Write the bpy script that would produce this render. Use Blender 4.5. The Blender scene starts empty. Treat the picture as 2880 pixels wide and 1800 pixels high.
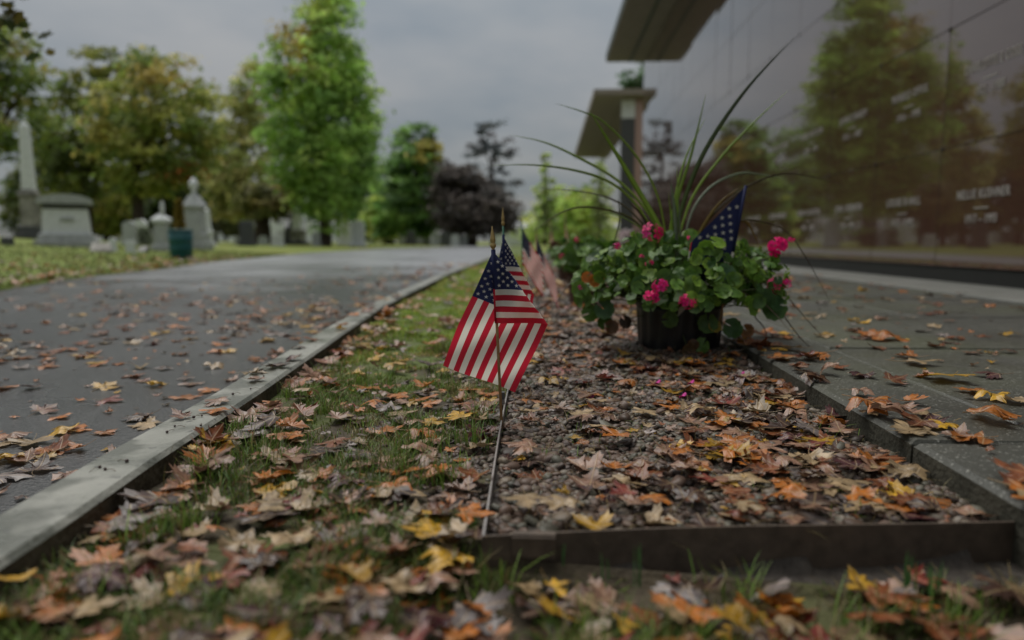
import bpy, math, random
import numpy as np
from mathutils import Vector, Matrix, noise as mnoise

random.seed(7)
RG = np.random.default_rng(11)
SC = bpy.context.scene
COL = SC.collection

# ------------------------------------------------------------------ camera
FPX = 1974.0                       # focal length in photograph pixels (2880 wide)
CAMZ = 0.42
PITCH = math.atan(220 / FPX)
YAW = math.atan(100 / FPX * math.cos(PITCH))
cam_d = bpy.data.cameras.new('camera')
cam = bpy.data.objects.new('camera', cam_d)
COL.objects.link(cam)
cam.location = (0, 0, CAMZ)
cam.rotation_euler = (math.pi / 2 - PITCH, 0, YAW)
cam_d.sensor_width = 36
cam_d.lens = FPX / 2880 * 36
cam_d.clip_start = 0.02
cam_d.clip_end = 2000
cam_d.dof.use_dof = True
cam_d.dof.focus_distance = 1.56
cam_d.dof.aperture_fstop = 1.7
SC.camera = cam

# ------------------------------------------------------------------ sky, sun, exposure
SUN_EL, SUN_AZ = math.radians(64), math.radians(-35)     # azimuth from +Y, negative = left
w = bpy.data.worlds.new('World')
SC.world = w
w.use_nodes = True
nt = w.node_tree
nt.nodes.clear()
N = nt.nodes.new
L = nt.links.new
out = N('ShaderNodeOutputWorld')
bg = N('ShaderNodeBackground')
bg.inputs['Strength'].default_value = 0.055
sky = N('ShaderNodeTexSky')
sky.sky_type = 'NISHITA'
sky.sun_disc = False
sky.sun_elevation = SUN_EL
sky.sun_rotation = SUN_AZ
tc = N('ShaderNodeTexCoord')
sep = N('ShaderNodeSeparateXYZ')
L(tc.outputs['Generated'], sep.inputs[0])
# overcast cloud deck: direction projected on a flat layer, so streaks flatten towards the horizon
zc = N('ShaderNodeMath'); zc.operation = 'MAXIMUM'; zc.inputs[1].default_value = 0.0
L(sep.outputs['Z'], zc.inputs[0])
za = N('ShaderNodeMath'); za.operation = 'ADD'; za.inputs[1].default_value = 0.18
L(zc.outputs[0], za.inputs[0])
dx = N('ShaderNodeMath'); dx.operation = 'DIVIDE'; L(sep.outputs['X'], dx.inputs[0]); L(za.outputs[0], dx.inputs[1])
dy = N('ShaderNodeMath'); dy.operation = 'DIVIDE'; L(sep.outputs['Y'], dy.inputs[0]); L(za.outputs[0], dy.inputs[1])
cb = N('ShaderNodeCombineXYZ'); L(dx.outputs[0], cb.inputs[0]); L(dy.outputs[0], cb.inputs[1])
nz = N('ShaderNodeTexNoise'); nz.inputs['Scale'].default_value = 1.1; nz.inputs['Detail'].default_value = 5
nz.inputs['Roughness'].default_value = 0.5
L(cb.outputs[0], nz.inputs['Vector'])
cr = N('ShaderNodeValToRGB')
cr.color_ramp.elements[0].position = 0.36; cr.color_ramp.elements[0].color = (1.72, 1.92, 2.06, 1)
cr.color_ramp.elements[1].position = 0.62; cr.color_ramp.elements[1].color = (2.62, 2.62, 2.56, 1)
L(nz.outputs['Fac'], cr.inputs[0])
el = N('ShaderNodeMapRange'); el.inputs['From Min'].default_value = 0.0; el.inputs['From Max'].default_value = 0.9
el.inputs['To Min'].default_value = 0.78; el.inputs['To Max'].default_value = 3.0
L(sep.outputs['Z'], el.inputs['Value'])
mul = N('ShaderNodeVectorMath'); mul.operation = 'SCALE'
L(cr.outputs['Color'], mul.inputs[0]); L(el.outputs['Result'], mul.inputs['Scale'])
mx = N('ShaderNodeMix'); mx.data_type = 'RGBA'; mx.inputs[0].default_value = 0.9
L(sky.outputs['Color'], mx.inputs[6]); L(mul.outputs['Vector'], mx.inputs[7])
L(mx.outputs[2], bg.inputs['Color'])
L(bg.outputs[0], out.inputs[0])

sun_d = bpy.data.lights.new('sun', 'SUN')
sun_d.energy = 1.5
sun_d.angle = math.radians(45)
sun_d.color = (1.0, 0.96, 0.9)
sun = bpy.data.objects.new('sun', sun_d)
COL.objects.link(sun)
sdir = Vector((math.sin(SUN_AZ) * math.cos(SUN_EL), math.cos(SUN_AZ) * math.cos(SUN_EL), math.sin(SUN_EL)))
sun.rotation_euler = sdir.to_track_quat('Z', 'Y').to_euler()
sun.location = (0, 0, 30)

vs = SC.view_settings
vs.view_transform = 'Standard'
vs.look = 'None'
vs.exposure = 0.9
vs.gamma = 1.0
SC.cycles.use_denoising = True
SC.cycles.max_bounces = 6
SC.cycles.sample_clamp_indirect = 4

# ------------------------------------------------------------------ pixel helper: photograph pixel + distance -> point in the place
_R = np.array(Matrix.Rotation(YAW, 3, 'Z') @ Matrix.Rotation(math.pi / 2 - PITCH, 3, 'X'))
def ray(x, y):
    return _R @ np.array([(x - 1440) / FPX, -(y - 900) / FPX, -1.0])
def at(x, y, Y):
    d = ray(x, y)
    return np.array([0, 0, CAMZ]) + d * Y / d[1]
def on_ground(x, y, z=0.0):
    d = ray(x, y)
    return np.array([0, 0, CAMZ]) + d * (z - CAMZ) / d[2]
def to_px(P):
    q = (np.atleast_2d(P) - np.array([0, 0, CAMZ])) @ _R
    return 1440 + FPX * q[:, 0] / -q[:, 2], 900 - FPX * q[:, 1] / -q[:, 2], -q[:, 2]

# ------------------------------------------------------------------ materials
MATS = {}
def mat(name, color=(.5, .5, .5), rough=.6, spec=.5, metal=0., var=0., vscale=20., bump=0., bscale=60., attr=False, ior=None,
        color2=None, detail=6, transl=0., coat=0.):
    m = bpy.data.materials.new(name)
    MATS[name] = m
    m.use_nodes = True
    t = m.node_tree
    b = t.nodes['Principled BSDF']
    b.inputs['Roughness'].default_value = rough
    b.inputs['Metallic'].default_value = metal
    b.inputs['Specular IOR Level'].default_value = spec
    b.inputs['Coat Weight'].default_value = coat
    if ior: b.inputs['IOR'].default_value = ior
    tcn = t.nodes.new('ShaderNodeTexCoord')
    if attr:
        a = t.nodes.new('ShaderNodeAttribute'); a.attribute_name = 'Col'
        src = a.outputs['Color']
    else:
        rgb = t.nodes.new('ShaderNodeRGB'); rgb.outputs[0].default_value = (*color, 1)
        src = rgb.outputs[0]
    if var or color2:
        n = t.nodes.new('ShaderNodeTexNoise'); n.inputs['Scale'].default_value = vscale; n.inputs['Detail'].default_value = detail
        n.inputs['Roughness'].default_value = .65
        t.links.new(tcn.outputs['Object'], n.inputs['Vector'])
        if color2:
            r = t.nodes.new('ShaderNodeValToRGB'); r.color_ramp.elements[0].position = .38; r.color_ramp.elements[1].position = .62
            r.color_ramp.elements[0].color = (0, 0, 0, 1); r.color_ramp.elements[1].color = (1, 1, 1, 1)
            t.links.new(n.outputs['Fac'], r.inputs[0])
            k = t.nodes.new('ShaderNodeMix'); k.data_type = 'RGBA'
            t.links.new(r.outputs['Color'], k.inputs[0]); t.links.new(src, k.inputs[6]); k.inputs[7].default_value = (*color2, 1)
            src = k.outputs[2]
        if var:
            mr = t.nodes.new('ShaderNodeMapRange'); mr.inputs['From Min'].default_value = .25; mr.inputs['From Max'].default_value = .75
            mr.inputs['To Min'].default_value = 1 - var; mr.inputs['To Max'].default_value = 1 + var
            n2 = t.nodes.new('ShaderNodeTexNoise'); n2.inputs['Scale'].default_value = vscale * 3.1; n2.inputs['Detail'].default_value = detail
            t.links.new(tcn.outputs['Object'], n2.inputs['Vector'])
            t.links.new(n2.outputs['Fac'], mr.inputs['Value'])
            s = t.nodes.new('ShaderNodeVectorMath'); s.operation = 'SCALE'
            t.links.new(src, s.inputs[0]); t.links.new(mr.outputs['Result'], s.inputs['Scale'])
            src = s.outputs['Vector']
    t.links.new(src, b.inputs['Base Color'])
    if bump:
        n3 = t.nodes.new('ShaderNodeTexNoise'); n3.inputs['Scale'].default_value = bscale; n3.inputs['Detail'].default_value = 5
        t.links.new(tcn.outputs['Object'], n3.inputs['Vector'])
        bp = t.nodes.new('ShaderNodeBump'); bp.inputs['Strength'].default_value = bump; bp.inputs['Distance'].default_value = .01
        t.links.new(n3.outputs['Fac'], bp.inputs['Height']); t.links.new(bp.outputs[0], b.inputs['Normal'])
    if transl:
        o = t.nodes['Material Output']
        tr = t.nodes.new('ShaderNodeBsdfTranslucent'); t.links.new(src, tr.inputs['Color'])
        ms = t.nodes.new('ShaderNodeMixShader'); ms.inputs[0].default_value = transl
        t.links.new(b.outputs[0], ms.inputs[1]); t.links.new(tr.outputs[0], ms.inputs[2]); t.links.new(ms.outputs[0], o.inputs[0])
    return m

M = {}
M['crown'] = mat('crown_leaves', attr=True, rough=.6, spec=.3, transl=.45)
M['grass'] = mat('grass_blades', attr=True, rough=.5, spec=.3, transl=.3)
M['stone'] = mat('grey_granite', (.36, .375, .37), .7, .3, var=.25, vscale=3, bump=.2)
M['pale_stone'] = mat('pale_marble', (.60, .62, .62), .7, .3, var=.15, vscale=3, bump=.1)
M['dark_stone'] = mat('dark_granite', (.06, .063, .065), .5, .4, var=.3, vscale=4)
M['stained_stone'] = mat('weathered_stone', (.34, .33, .30), .8, .2, var=.3, vscale=2, color2=(.10, .095, .08))
M['bark'] = mat('bark', (.07, .055, .045), .9, .1, var=.4, vscale=4, bump=.5, bscale=12)
M['soffit'] = mat('soffit_concrete', (.26, .225, .19), .8, .2, var=.12, vscale=1.5)
M['fascia'] = mat('fascia_metal', (.05, .065, .06), .5, .4)
M['joint'] = mat('wall_joint', (.02, .018, .016), .8, .2)
M['plinth'] = mat('black_plinth', (.012, .012, .012), .45, .4, var=.3, vscale=6)
M['letters'] = mat('inscription_letters', (.40, .375, .345), .5, .4)
M['bronze'] = mat('bronze_rosette', (.03, .025, .02), .5, .4, metal=.5)
M['pink_granite'] = mat('pink_granite', (.36, .24, .21), .4, .4, var=.15, vscale=12)
M['white_paint'] = mat('white_render', (.75, .76, .78), .7, .3, var=.05)
M['roof'] = mat('grey_roof', (.35, .36, .38), .7, .3)
M['teal'] = mat('teal_drum', (.010, .085, .092), .4, .4, var=.25, vscale=5)
M['pot_black'] = mat('black_plastic', (.010, .010, .011), .42, .4, var=.3, vscale=14, bump=.08, bscale=40)
M['terracotta'] = mat('brown_clay', (.09, .045, .03), .75, .3, var=.2, vscale=10)
M['soil'] = mat('potting_soil', (.02, .014, .01), .95, .1, var=.3)
M['geranium'] = mat('geranium_leaves', attr=True, rough=.5, spec=.35, transl=.22, var=.25, vscale=30)
M['blade'] = mat('spike_blades', attr=True, rough=.4, spec=.5, transl=.35)
M['petal'] = mat('magenta_petals', attr=True, rough=.5, spec=.3, transl=.3)
M['leaf'] = None
M['flag_red'] = mat('flag_red', (.52, .022, .045), .75, .2, transl=.48, var=.06, vscale=400)
M['flag_white'] = mat('flag_white', (.80, .77, .69), .75, .2, transl=.48, var=.05, vscale=400)
M['flag_blue'] = mat('flag_blue', (.016, .021, .070), .75, .2, transl=.12, var=.08, vscale=400)
M['dowel'] = mat('wooden_dowel', (.30, .18, .08), .5, .4, var=.3, vscale=30)
M['green_dowel'] = mat('green_dowel', (.01, .09, .05), .5, .4)
M['gold'] = mat('gold_plastic', (.34, .24, .09), .45, .5, metal=.25, var=.2, vscale=80)
M['steel'] = mat('dull_steel', (.30, .29, .28), .42, .5, metal=.6, var=.25, vscale=30)
M['rust_steel'] = mat('brown_steel', (.075, .055, .040), .6, .4, metal=.15, var=.35, vscale=14, bump=.15)
M['pebble'] = mat('pebbles', attr=True, rough=.5, spec=.3, var=.2, vscale=150)
M['berry'] = mat('dark_berry', (.045, .022, .020), .35, .5)
M['twig'] = mat('dry_twig', (.10, .06, .035), .8, .2)

def granite():
    m = mat('polished_granite', (.082, .042, .030), .045, .5, ior=1.95, var=.35, vscale=90, detail=3)
    t = m.node_tree; b = t.nodes['Principled BSDF']
    tcn = t.nodes.new('ShaderNodeTexCoord')
    n = t.nodes.new('ShaderNodeTexNoise'); n.inputs['Scale'].default_value = .9; n.inputs['Detail'].default_value = 6
    t.links.new(tcn.outputs['Object'], n.inputs['Vector'])
    mr = t.nodes.new('ShaderNodeMapRange'); mr.inputs['From Min'].default_value = .35; mr.inputs['From Max'].default_value = .75
    mr.inputs['To Min'].default_value = .018; mr.inputs['To Max'].default_value = .07
    t.links.new(n.outputs['Fac'], mr.inputs['Value']); t.links.new(mr.outputs['Result'], b.inputs['Roughness'])
    b.inputs['Specular Tint'].default_value = (1, .97, .95, 1)
    return m
M['granite'] = granite()

def leaf_material():
    m = bpy.data.materials.new('fallen_maple_leaf'); m.use_nodes = True
    t = m.node_tree; b = t.nodes['Principled BSDF']; o = t.nodes['Material Output']
    nd = t.nodes.new; lk = t.links.new
    a = nd('ShaderNodeAttribute'); a.attribute_name = 'Col'
    uv = nd('ShaderNodeUVMap'); uv.uv_map = 'UVMap'
    s = nd('ShaderNodeSeparateXYZ'); lk(uv.outputs[0], s.inputs[0])
    def mt(op, *ins):
        k = nd('ShaderNodeMath'); k.operation = op
        for i, v in enumerate(ins):
            if isinstance(v, (int, float)): k.inputs[i].default_value = v
            else: lk(v, k.inputs[i])
        return k.outputs[0]
    ax = mt('ABSOLUTE', s.outputs[0])
    ang = mt('ARCTAN2', ax, s.outputs[1])            # 0 along midrib
    r = mt('SQRT', mt('ADD', mt('MULTIPLY', ax, ax), mt('MULTIPLY', s.outputs[1], s.outputs[1])))
    d = None
    for a0 in (0.0, .93, 1.75):
        q = mt('MULTIPLY', mt('ABSOLUTE', mt('SUBTRACT', ang, a0)), r)
        d = q if d is None else mt('MINIMUM', d, q)
    vein = nd('ShaderNodeMapRange'); lk(d, vein.inputs['Value'])
    vein.inputs['From Min'].default_value = .006; vein.inputs['From Max'].default_value = .03
    vein.inputs['To Min'].default_value = 1; vein.inputs['To Max'].default_value = 0
    geo = nd('ShaderNodeNewGeometry')
    n = nd('ShaderNodeTexNoise'); n.inputs['Scale'].default_value = 55; n.inputs['Detail'].default_value = 5
    lk(geo.outputs['Position'], n.inputs['Vector'])
    mr = nd('ShaderNodeMapRange'); lk(n.outputs['Fac'], mr.inputs['Value'])
    mr.inputs['From Min'].default_value = .3; mr.inputs['From Max'].default_value = .72
    mr.inputs['To Min'].default_value = .45; mr.inputs['To Max'].default_value = 1.25
    sc = nd('ShaderNodeVectorMath'); sc.operation = 'SCALE'; lk(a.outputs['Color'], sc.inputs[0]); lk(mr.outputs['Result'], sc.inputs['Scale'])
    mxn = nd('ShaderNodeMix'); mxn.data_type = 'RGBA'
    vf = mt('MULTIPLY', vein.outputs['Result'], .45)
    lk(vf, mxn.inputs[0]); lk(sc.outputs['Vector'], mxn.inputs[6]); mxn.inputs[7].default_value = (.42, .30, .16, 1)
    lk(mxn.outputs[2], b.inputs['Base Color'])
    b.inputs['Roughness'].default_value = .36; b.inputs['Specular IOR Level'].default_value = .42
    bp = nd('ShaderNodeBump'); bp.inputs['Strength'].default_value = .35; bp.inputs['Distance'].default_value = .004
    lk(mt('ADD', n.outputs['Fac'], mt('MULTIPLY', vein.outputs['Result'], -.4)), bp.inputs['Height']); lk(bp.outputs[0], b.inputs['Normal'])
    tr = nd('ShaderNodeBsdfTranslucent'); lk(mxn.outputs[2], tr.inputs['Color'])
    ms = nd('ShaderNodeMixShader'); ms.inputs[0].default_value = .18
    lk(b.outputs[0], ms.inputs[1]); lk(tr.outputs[0], ms.inputs[2]); lk(ms.outputs[0], o.inputs[0])
    return m
M['leaf'] = leaf_material()

def surface(name, stops, scale, rough, spec=.4, bump=.4, bscale=120, mix=None, speck=None, stretch=None, rough2=None, yfade=None):
    """ground-like material: noise ramp of several colours, a second large-scale patch colour, fine specks, bump"""
    m = bpy.data.materials.new(name); m.use_nodes = True
    t = m.node_tree; b = t.nodes['Principled BSDF']; nd = t.nodes.new; lk = t.links.new
    tcn = nd('ShaderNodeTexCoord'); vec = tcn.outputs['Object']
    n = nd('ShaderNodeTexNoise'); n.inputs['Scale'].default_value = scale; n.inputs['Detail'].default_value = 7; n.inputs['Roughness'].default_value = .7
    if stretch:
        mp = nd('ShaderNodeMapping'); mp.inputs['Scale'].default_value = stretch; lk(vec, mp.inputs[0]); lk(mp.outputs[0], n.inputs['Vector'])
    else: lk(vec, n.inputs['Vector'])
    r = nd('ShaderNodeValToRGB')
    for i, (p, c) in enumerate(stops):
        e = r.color_ramp.elements[i] if i < 2 else r.color_ramp.elements.new(p)
        e.position = p; e.color = (*c, 1)
    lk(n.outputs['Fac'], r.inputs[0]); src = r.outputs['Color']
    if mix:
        c2, s2, lo, hi = mix
        n2 = nd('ShaderNodeTexNoise'); n2.inputs['Scale'].default_value = s2; n2.inputs['Detail'].default_value = 6; lk(vec, n2.inputs['Vector'])
        mr = nd('ShaderNodeMapRange'); mr.inputs['From Min'].default_value = lo; mr.inputs['From Max'].default_value = hi; lk(n2.outputs['Fac'], mr.inputs['Value'])
        if yfade:                                   # patch colour grows with distance: moss on the verge, painted sky sheen on asphalt
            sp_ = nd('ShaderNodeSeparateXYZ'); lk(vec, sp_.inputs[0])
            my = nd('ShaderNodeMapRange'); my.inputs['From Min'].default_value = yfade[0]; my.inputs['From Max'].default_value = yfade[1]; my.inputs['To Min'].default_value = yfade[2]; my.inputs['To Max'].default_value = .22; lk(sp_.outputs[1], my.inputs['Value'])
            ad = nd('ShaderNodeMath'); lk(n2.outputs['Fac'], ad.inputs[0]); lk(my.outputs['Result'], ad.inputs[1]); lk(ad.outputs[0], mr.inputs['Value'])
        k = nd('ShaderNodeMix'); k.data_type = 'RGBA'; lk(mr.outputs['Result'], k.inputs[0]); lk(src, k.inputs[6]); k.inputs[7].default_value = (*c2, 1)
        src = k.outputs[2]
    if speck:
        c3, s3, amt = speck
        v = nd('ShaderNodeTexVoronoi'); v.inputs['Scale'].default_value = s3; lk(vec, v.inputs['Vector'])
        sv = nd('ShaderNodeSeparateColor'); lk(v.outputs['Color'], sv.inputs[0])
        mr = nd('ShaderNodeMapRange'); mr.inputs['From Min'].default_value = 1 - amt; mr.inputs['From Max'].default_value = 1; lk(sv.outputs[0], mr.inputs['Value'])
        k = nd('ShaderNodeMix'); k.data_type = 'RGBA'; lk(mr.outputs['Result'], k.inputs[0]); lk(src, k.inputs[6]); k.inputs[7].default_value = (*c3, 1)
        src = k.outputs[2]
    lk(src, b.inputs['Base Color'])
    b.inputs['Specular IOR Level'].default_value = spec
    b.inputs['Roughness'].default_value = rough
    if rough2:
        n4 = nd('ShaderNodeTexNoise'); n4.inputs['Scale'].default_value = rough2[1]; n4.inputs['Detail'].default_value = 5; lk(vec, n4.inputs['Vector'])
        mr = nd('ShaderNodeMapRange'); mr.inputs['From Min'].default_value = .35; mr.inputs['From Max'].default_value = .65
        mr.inputs['To Min'].default_value = rough2[0]; mr.inputs['To Max'].default_value = rough; lk(n4.outputs['Fac'], mr.inputs['Value'])
        lk(mr.outputs['Result'], b.inputs['Roughness'])
    n3 = nd('ShaderNodeTexNoise'); n3.inputs['Scale'].default_value = bscale; n3.inputs['Detail'].default_value = 4; lk(vec, n3.inputs['Vector'])
    bp = nd('ShaderNodeBump'); bp.inputs['Strength'].default_value = bump; bp.inputs['Distance'].default_value = .008
    lk(n3.outputs['Fac'], bp.inputs['Height']); lk(bp.outputs[0], b.inputs['Normal'])
    return m
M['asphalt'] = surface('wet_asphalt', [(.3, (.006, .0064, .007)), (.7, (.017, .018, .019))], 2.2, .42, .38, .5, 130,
                       yfade=(2.0, 15.0, -.28), mix=((.23, .24, .255), .35, .45, .74), speck=((.05, .05, .05), 190, .2), stretch=(3, .35, 1), rough2=(.27, .7))  # far road painted paler, standing in for grazing sky sheen
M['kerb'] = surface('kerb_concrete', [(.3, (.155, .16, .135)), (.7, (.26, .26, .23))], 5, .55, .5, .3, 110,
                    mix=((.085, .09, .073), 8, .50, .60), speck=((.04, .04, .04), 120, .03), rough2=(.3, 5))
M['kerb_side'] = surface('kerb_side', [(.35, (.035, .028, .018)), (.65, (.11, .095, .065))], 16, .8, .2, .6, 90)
M['slab'] = surface('wet_paving', [(.3, (.030, .032, .026)), (.7, (.058, .058, .047))], 6, .6, .4, .35, 220,
                    mix=((.05, .055, .03), 1.2, .48, .65), speck=((.18, .18, .16), 260, .10), rough2=(.33, 2.5))
M['slab_side'] = surface('paving_side', [(.3, (.03, .03, .022)), (.7, (.07, .066, .05))], 14, .8, .2, .6, 90)
M['concrete'] = surface('pale_concrete', [(.3, (.13, .135, .12)), (.7, (.20, .20, .185))], 4, .6, .4, .2, 160, rough2=(.4, 3))
M['lawn'] = surface('lawn_grass', [(.3, (.085, .125, .016)), (.7, (.16, .20, .035))], 1.1, .8, .2, 1., 40,
                    mix=((.18, .17, .035), .25, .48, .68), speck=((.20, .10, .03), 7, .03))
M['earth'] = surface('damp_earth', [(.3, (.026, .020, .012)), (.7, (.075, .058, .034))], 18, .8, .3, .8, 70,
                     mix=((.075, .105, .018), 4, .44, .62), yfade=(1.0, 4.0, -.09))
M['bed'] = surface('gravel_base', [(.3, (.02, .016, .013)), (.7, (.07, .06, .05))], 40, .7, .3, .8, 90)

for nm_, cw, crg, cio in (('granite', .85, .025, 1.5), ('asphalt', .2, .32, 1.5)):      # sealed stone; film of rain water
    b_ = M[nm_].node_tree.nodes['Principled BSDF']
    b_.inputs['Coat Weight'].default_value = cw; b_.inputs['Coat Roughness'].default_value = crg; b_.inputs['Coat IOR'].default_value = cio

# ------------------------------------------------------------------ mesh helpers
ROOT = {}
def props(o, label=None, cat=None, group=None, kind=None):
    if label: o['label'] = label
    if cat: o['category'] = cat
    if group: o['group'] = group
    if kind: o['kind'] = kind
    return o
def thing(name, loc, label, cat, group=None):
    o = bpy.data.objects.new(name, None)
    o.empty_display_size = .1
    COL.objects.link(o)
    o.location = loc
    ROOT[o] = np.array(loc, float)
    return props(o, label, cat, group)
def link_mesh(name, me, m, parent=None, loc=None, smooth=False):
    o = bpy.data.objects.new(name, me)
    COL.objects.link(o)
    for q in (m if isinstance(m, (list, tuple)) else [m]): me.materials.append(q)
    if parent is not None:
        o.parent = parent
        ROOT[o] = ROOT.get(parent, np.zeros(3))
    if loc is not None: o.location = loc
    if smooth: me.polygons.foreach_set('use_smooth', [True] * len(me.polygons))
    return o
def np_mesh(name, V, faces, m, parent=None, col=None, uv=None, mi=None, smooth=False, origin=None):
    """V (n,3); faces: array (k,n) or list of such arrays; col per vertex rgb; uv per vertex; mi per-face material index"""
    V = np.asarray(V, float)
    off = ROOT[parent] if parent is not None else (np.array(origin, float) if origin is not None else np.zeros(3))
    V = V - off
    if not isinstance(faces, list): faces = [np.asarray(faces)]
    faces = [np.asarray(f, int) for f in faces if len(f)]
    me = bpy.data.meshes.new(name)
    nf = sum(len(f) for f in faces); nl = sum(f.size for f in faces)
    me.vertices.add(len(V)); me.vertices.foreach_set('co', V.astype('f').ravel())
    me.loops.add(nl); loops = np.concatenate([f.ravel() for f in faces]).astype('i'); me.loops.foreach_set('vertex_index', loops)
    me.polygons.add(nf)
    tot = np.concatenate([np.full(len(f), f.shape[1]) for f in faces]); st = np.concatenate([[0], np.cumsum(tot)[:-1]])
    me.polygons.foreach_set('loop_start', st.astype('i')); me.polygons.foreach_set('loop_total', tot.astype('i'))
    if mi is not None: me.polygons.foreach_set('material_index', np.asarray(mi).astype('i'))
    me.update(calc_edges=True)
    if col is not None:
        ca = me.color_attributes.new('Col', 'FLOAT_COLOR', 'POINT')
        c4 = np.ones((len(V), 4), 'f'); c4[:, :3] = col; ca.data.foreach_set('color', c4.ravel())
    if uv is not None:
        ul = me.uv_layers.new(name='UVMap'); ul.data.foreach_set('uv', np.asarray(uv, 'f')[loops].ravel())
    me.validate()
    o = link_mesh(name, me, m, parent, smooth=smooth)
    if origin is not None and parent is None: o.location = origin
    return o

class MB:
    """collects simple solids into one mesh"""
    def __init__(s): s.V = []; s.F = []; s.mi = []
    def add(s, V, F, mi=0):
        b = len(s.V); s.V += [tuple(v) for v in V]; s.F += [tuple(i + b for i in f) for f in F]; s.mi += [mi] * len(F)
    def box(s, x0, x1, y0, y1, z0, z1, mi=0, ch=0.0):
        if ch <= 0:
            V = [(x, y, z) for z in (z0, z1) for x, y in ((x0, y0), (x1, y0), (x1, y1), (x0, y1))]
            s.add(V, [(3, 2, 1, 0), (4, 5, 6, 7), (0, 1, 5, 4), (1, 2, 6, 5), (2, 3, 7, 6), (3, 0, 4, 7)], mi)
        else:
            c = ch; V = []
            for z, k in ((z0, 0), (z1 - c, 0), (z1, c)):
                V += [(x0 + k, y0 + k, z), (x1 - k, y0 + k, z), (x1 - k, y1 - k, z), (x0 + k, y1 - k, z)]
            F = [(3, 2, 1, 0), (8, 9, 10, 11)]
            for b in (0, 4):
                for i in range(4): F.append((b + i, b + (i + 1) % 4, b + 4 + (i + 1) % 4, b + 4 + i))
            s.add(V, F, mi)
    def frustum(s, c, r0, r1, z0, z1, n=4, rot=math.pi / 4, sx=1, sy=1, mi=0):
        V = []
        for z, r in ((z0, r0), (z1, r1)):
            for i in range(n):
                a = rot + 2 * math.pi * i / n; V.append((c[0] + sx * r * math.cos(a), c[1] + sy * r * math.sin(a), z))
        F = [tuple(range(n - 1, -1, -1)), tuple(range(n, 2 * n))] + [(i, (i + 1) % n, n + (i + 1) % n, n + i) for i in range(n)]
        s.add(V, F, mi)
    def lathe(s, c, prof, n=20, mi=0, wob=None):
        V = []; F = []
        for (r, z) in prof:
            for i in range(n):
                a = 2 * math.pi * i / n
                rr = r * (1 + (wob(a, z) if wob else 0))
                V.append((c[0] + rr * math.cos(a), c[1] + rr * math.sin(a), c[2] + z))
        for j in range(len(prof) - 1):
            for i in range(n): F.append((j * n + i, j * n + (i + 1) % n, (j + 1) * n + (i + 1) % n, (j + 1) * n + i))
        if prof[0][0] > 1e-6: F.append(tuple(range(n - 1, -1, -1)))
        if prof[-1][0] > 1e-6: F.append(tuple((len(prof) - 1) * n + i for i in range(n)))
        s.add(V, F, mi)
    def tube(s, pts, rad, n=6, mi=0):
        pts = [Vector(p) for p in pts]; V = []; F = []
        up = Vector((.31, .22, .93))
        for k, p in enumerate(pts):
            d = (pts[min(k + 1, len(pts) - 1)] - pts[max(k - 1, 0)]).normalized()
            a = d.cross(up); a = a.normalized() if a.length > 1e-4 else Vector((1, 0, 0)); b = d.cross(a)
            r = rad[k] if isinstance(rad, (list, tuple)) else rad
            for i in range(n):
                t = 2 * math.pi * i / n; V.append(p + (a * math.cos(t) + b * math.sin(t)) * r)
        for k in range(len(pts) - 1):
            for i in range(n): F.append((k * n + i, k * n + (i + 1) % n, (k + 1) * n + (i + 1) % n, (k + 1) * n + i))
        F.append(tuple(range(n - 1, -1, -1))); F.append(tuple((len(pts) - 1) * n + i for i in range(n)))
        s.add(V, F, mi)
    def build(s, name, m, parent=None, smooth=False, origin=None):
        off = ROOT[parent] if parent is not None else (np.array(origin, float) if origin is not None else np.zeros(3))
        me = bpy.data.meshes.new(name)
        me.from_pydata([tuple(np.array(v) - off) for v in s.V], [], s.F)
        me.polygons.foreach_set('material_index', s.mi)
        me.update()
        o = link_mesh(name, me, m, parent, smooth=smooth)
        if origin is not None and parent is None: o.location = origin
        return o

# ------------------------------------------------------------------ lie of the land
KG = np.array([(-1, -.60), (0, -.618), (.75, -.634), (.96, -.659), (1.38, -.698), (1.93, -.746), (2.42, -.80), (3.92, -.95), (5.15, -1.02),
               (8.43, -1.17), (16, -1.32), (30, -1.65), (55, -2.9), (82, -4.2)])
def kerb_x(y): return np.interp(y, KG[:, 0], KG[:, 1])
KW = .110
RL = np.array([(-12, -2.6), (-4, -3.6), (6.54, -5.3), (7.93, -5.85), (9.73, -6.4), (12.1, -6.8), (16.1, -7.9), (29.4, -10.3), (50, -11.6), (73, -9.2), (82, -8.2)])
def road_x(y): return np.interp(y, RL[:, 0], RL[:, 1])
def lawn_z(x, y):
    d = np.maximum(road_x(y) - x, 0)
    s = np.interp(y, [0, 25, 45, 60, 90], [.06, .06, .022, .012, .008])
    return -.05 + s * np.minimum(d, 60) * (1 - np.exp(-d / .6)) + .02 * np.sin(x * .9) * np.sin(y * .7) * np.minimum(d, 1)
def on_lawn(px, py):
    d = ray(px, py); t = 4.0
    while t < 400:
        p = np.array([0, 0, CAMZ]) + d * t
        if p[2] < lawn_z(p[0], p[1]): break
        t += .05
    return np.array([p[0], p[1], lawn_z(p[0], p[1])])
POT = np.array([.486, 2.60])
def wob(x, y):
    return (np.sin(x * 23 + 1.3 * np.sin(y * 9)) * np.sin(y * 19 + x * 6) * .006 + np.sin(x * 61 + y * 13) * np.sin(y * 53 - x * 21) * .003)
def verge_z(x, y):
    """height of strip between kerb and bed, and of the ground in front"""
    fr = 1 / (1 + np.exp((y - bed_front(x) + .01) / .02)) / (1 + np.exp(-(x - EDX + .05) / .04))
    return -.004 + wob(x, y) + .010 * np.sin(y * 2.3 + x * 3) * (1 - fr) - .034 * fr
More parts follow.
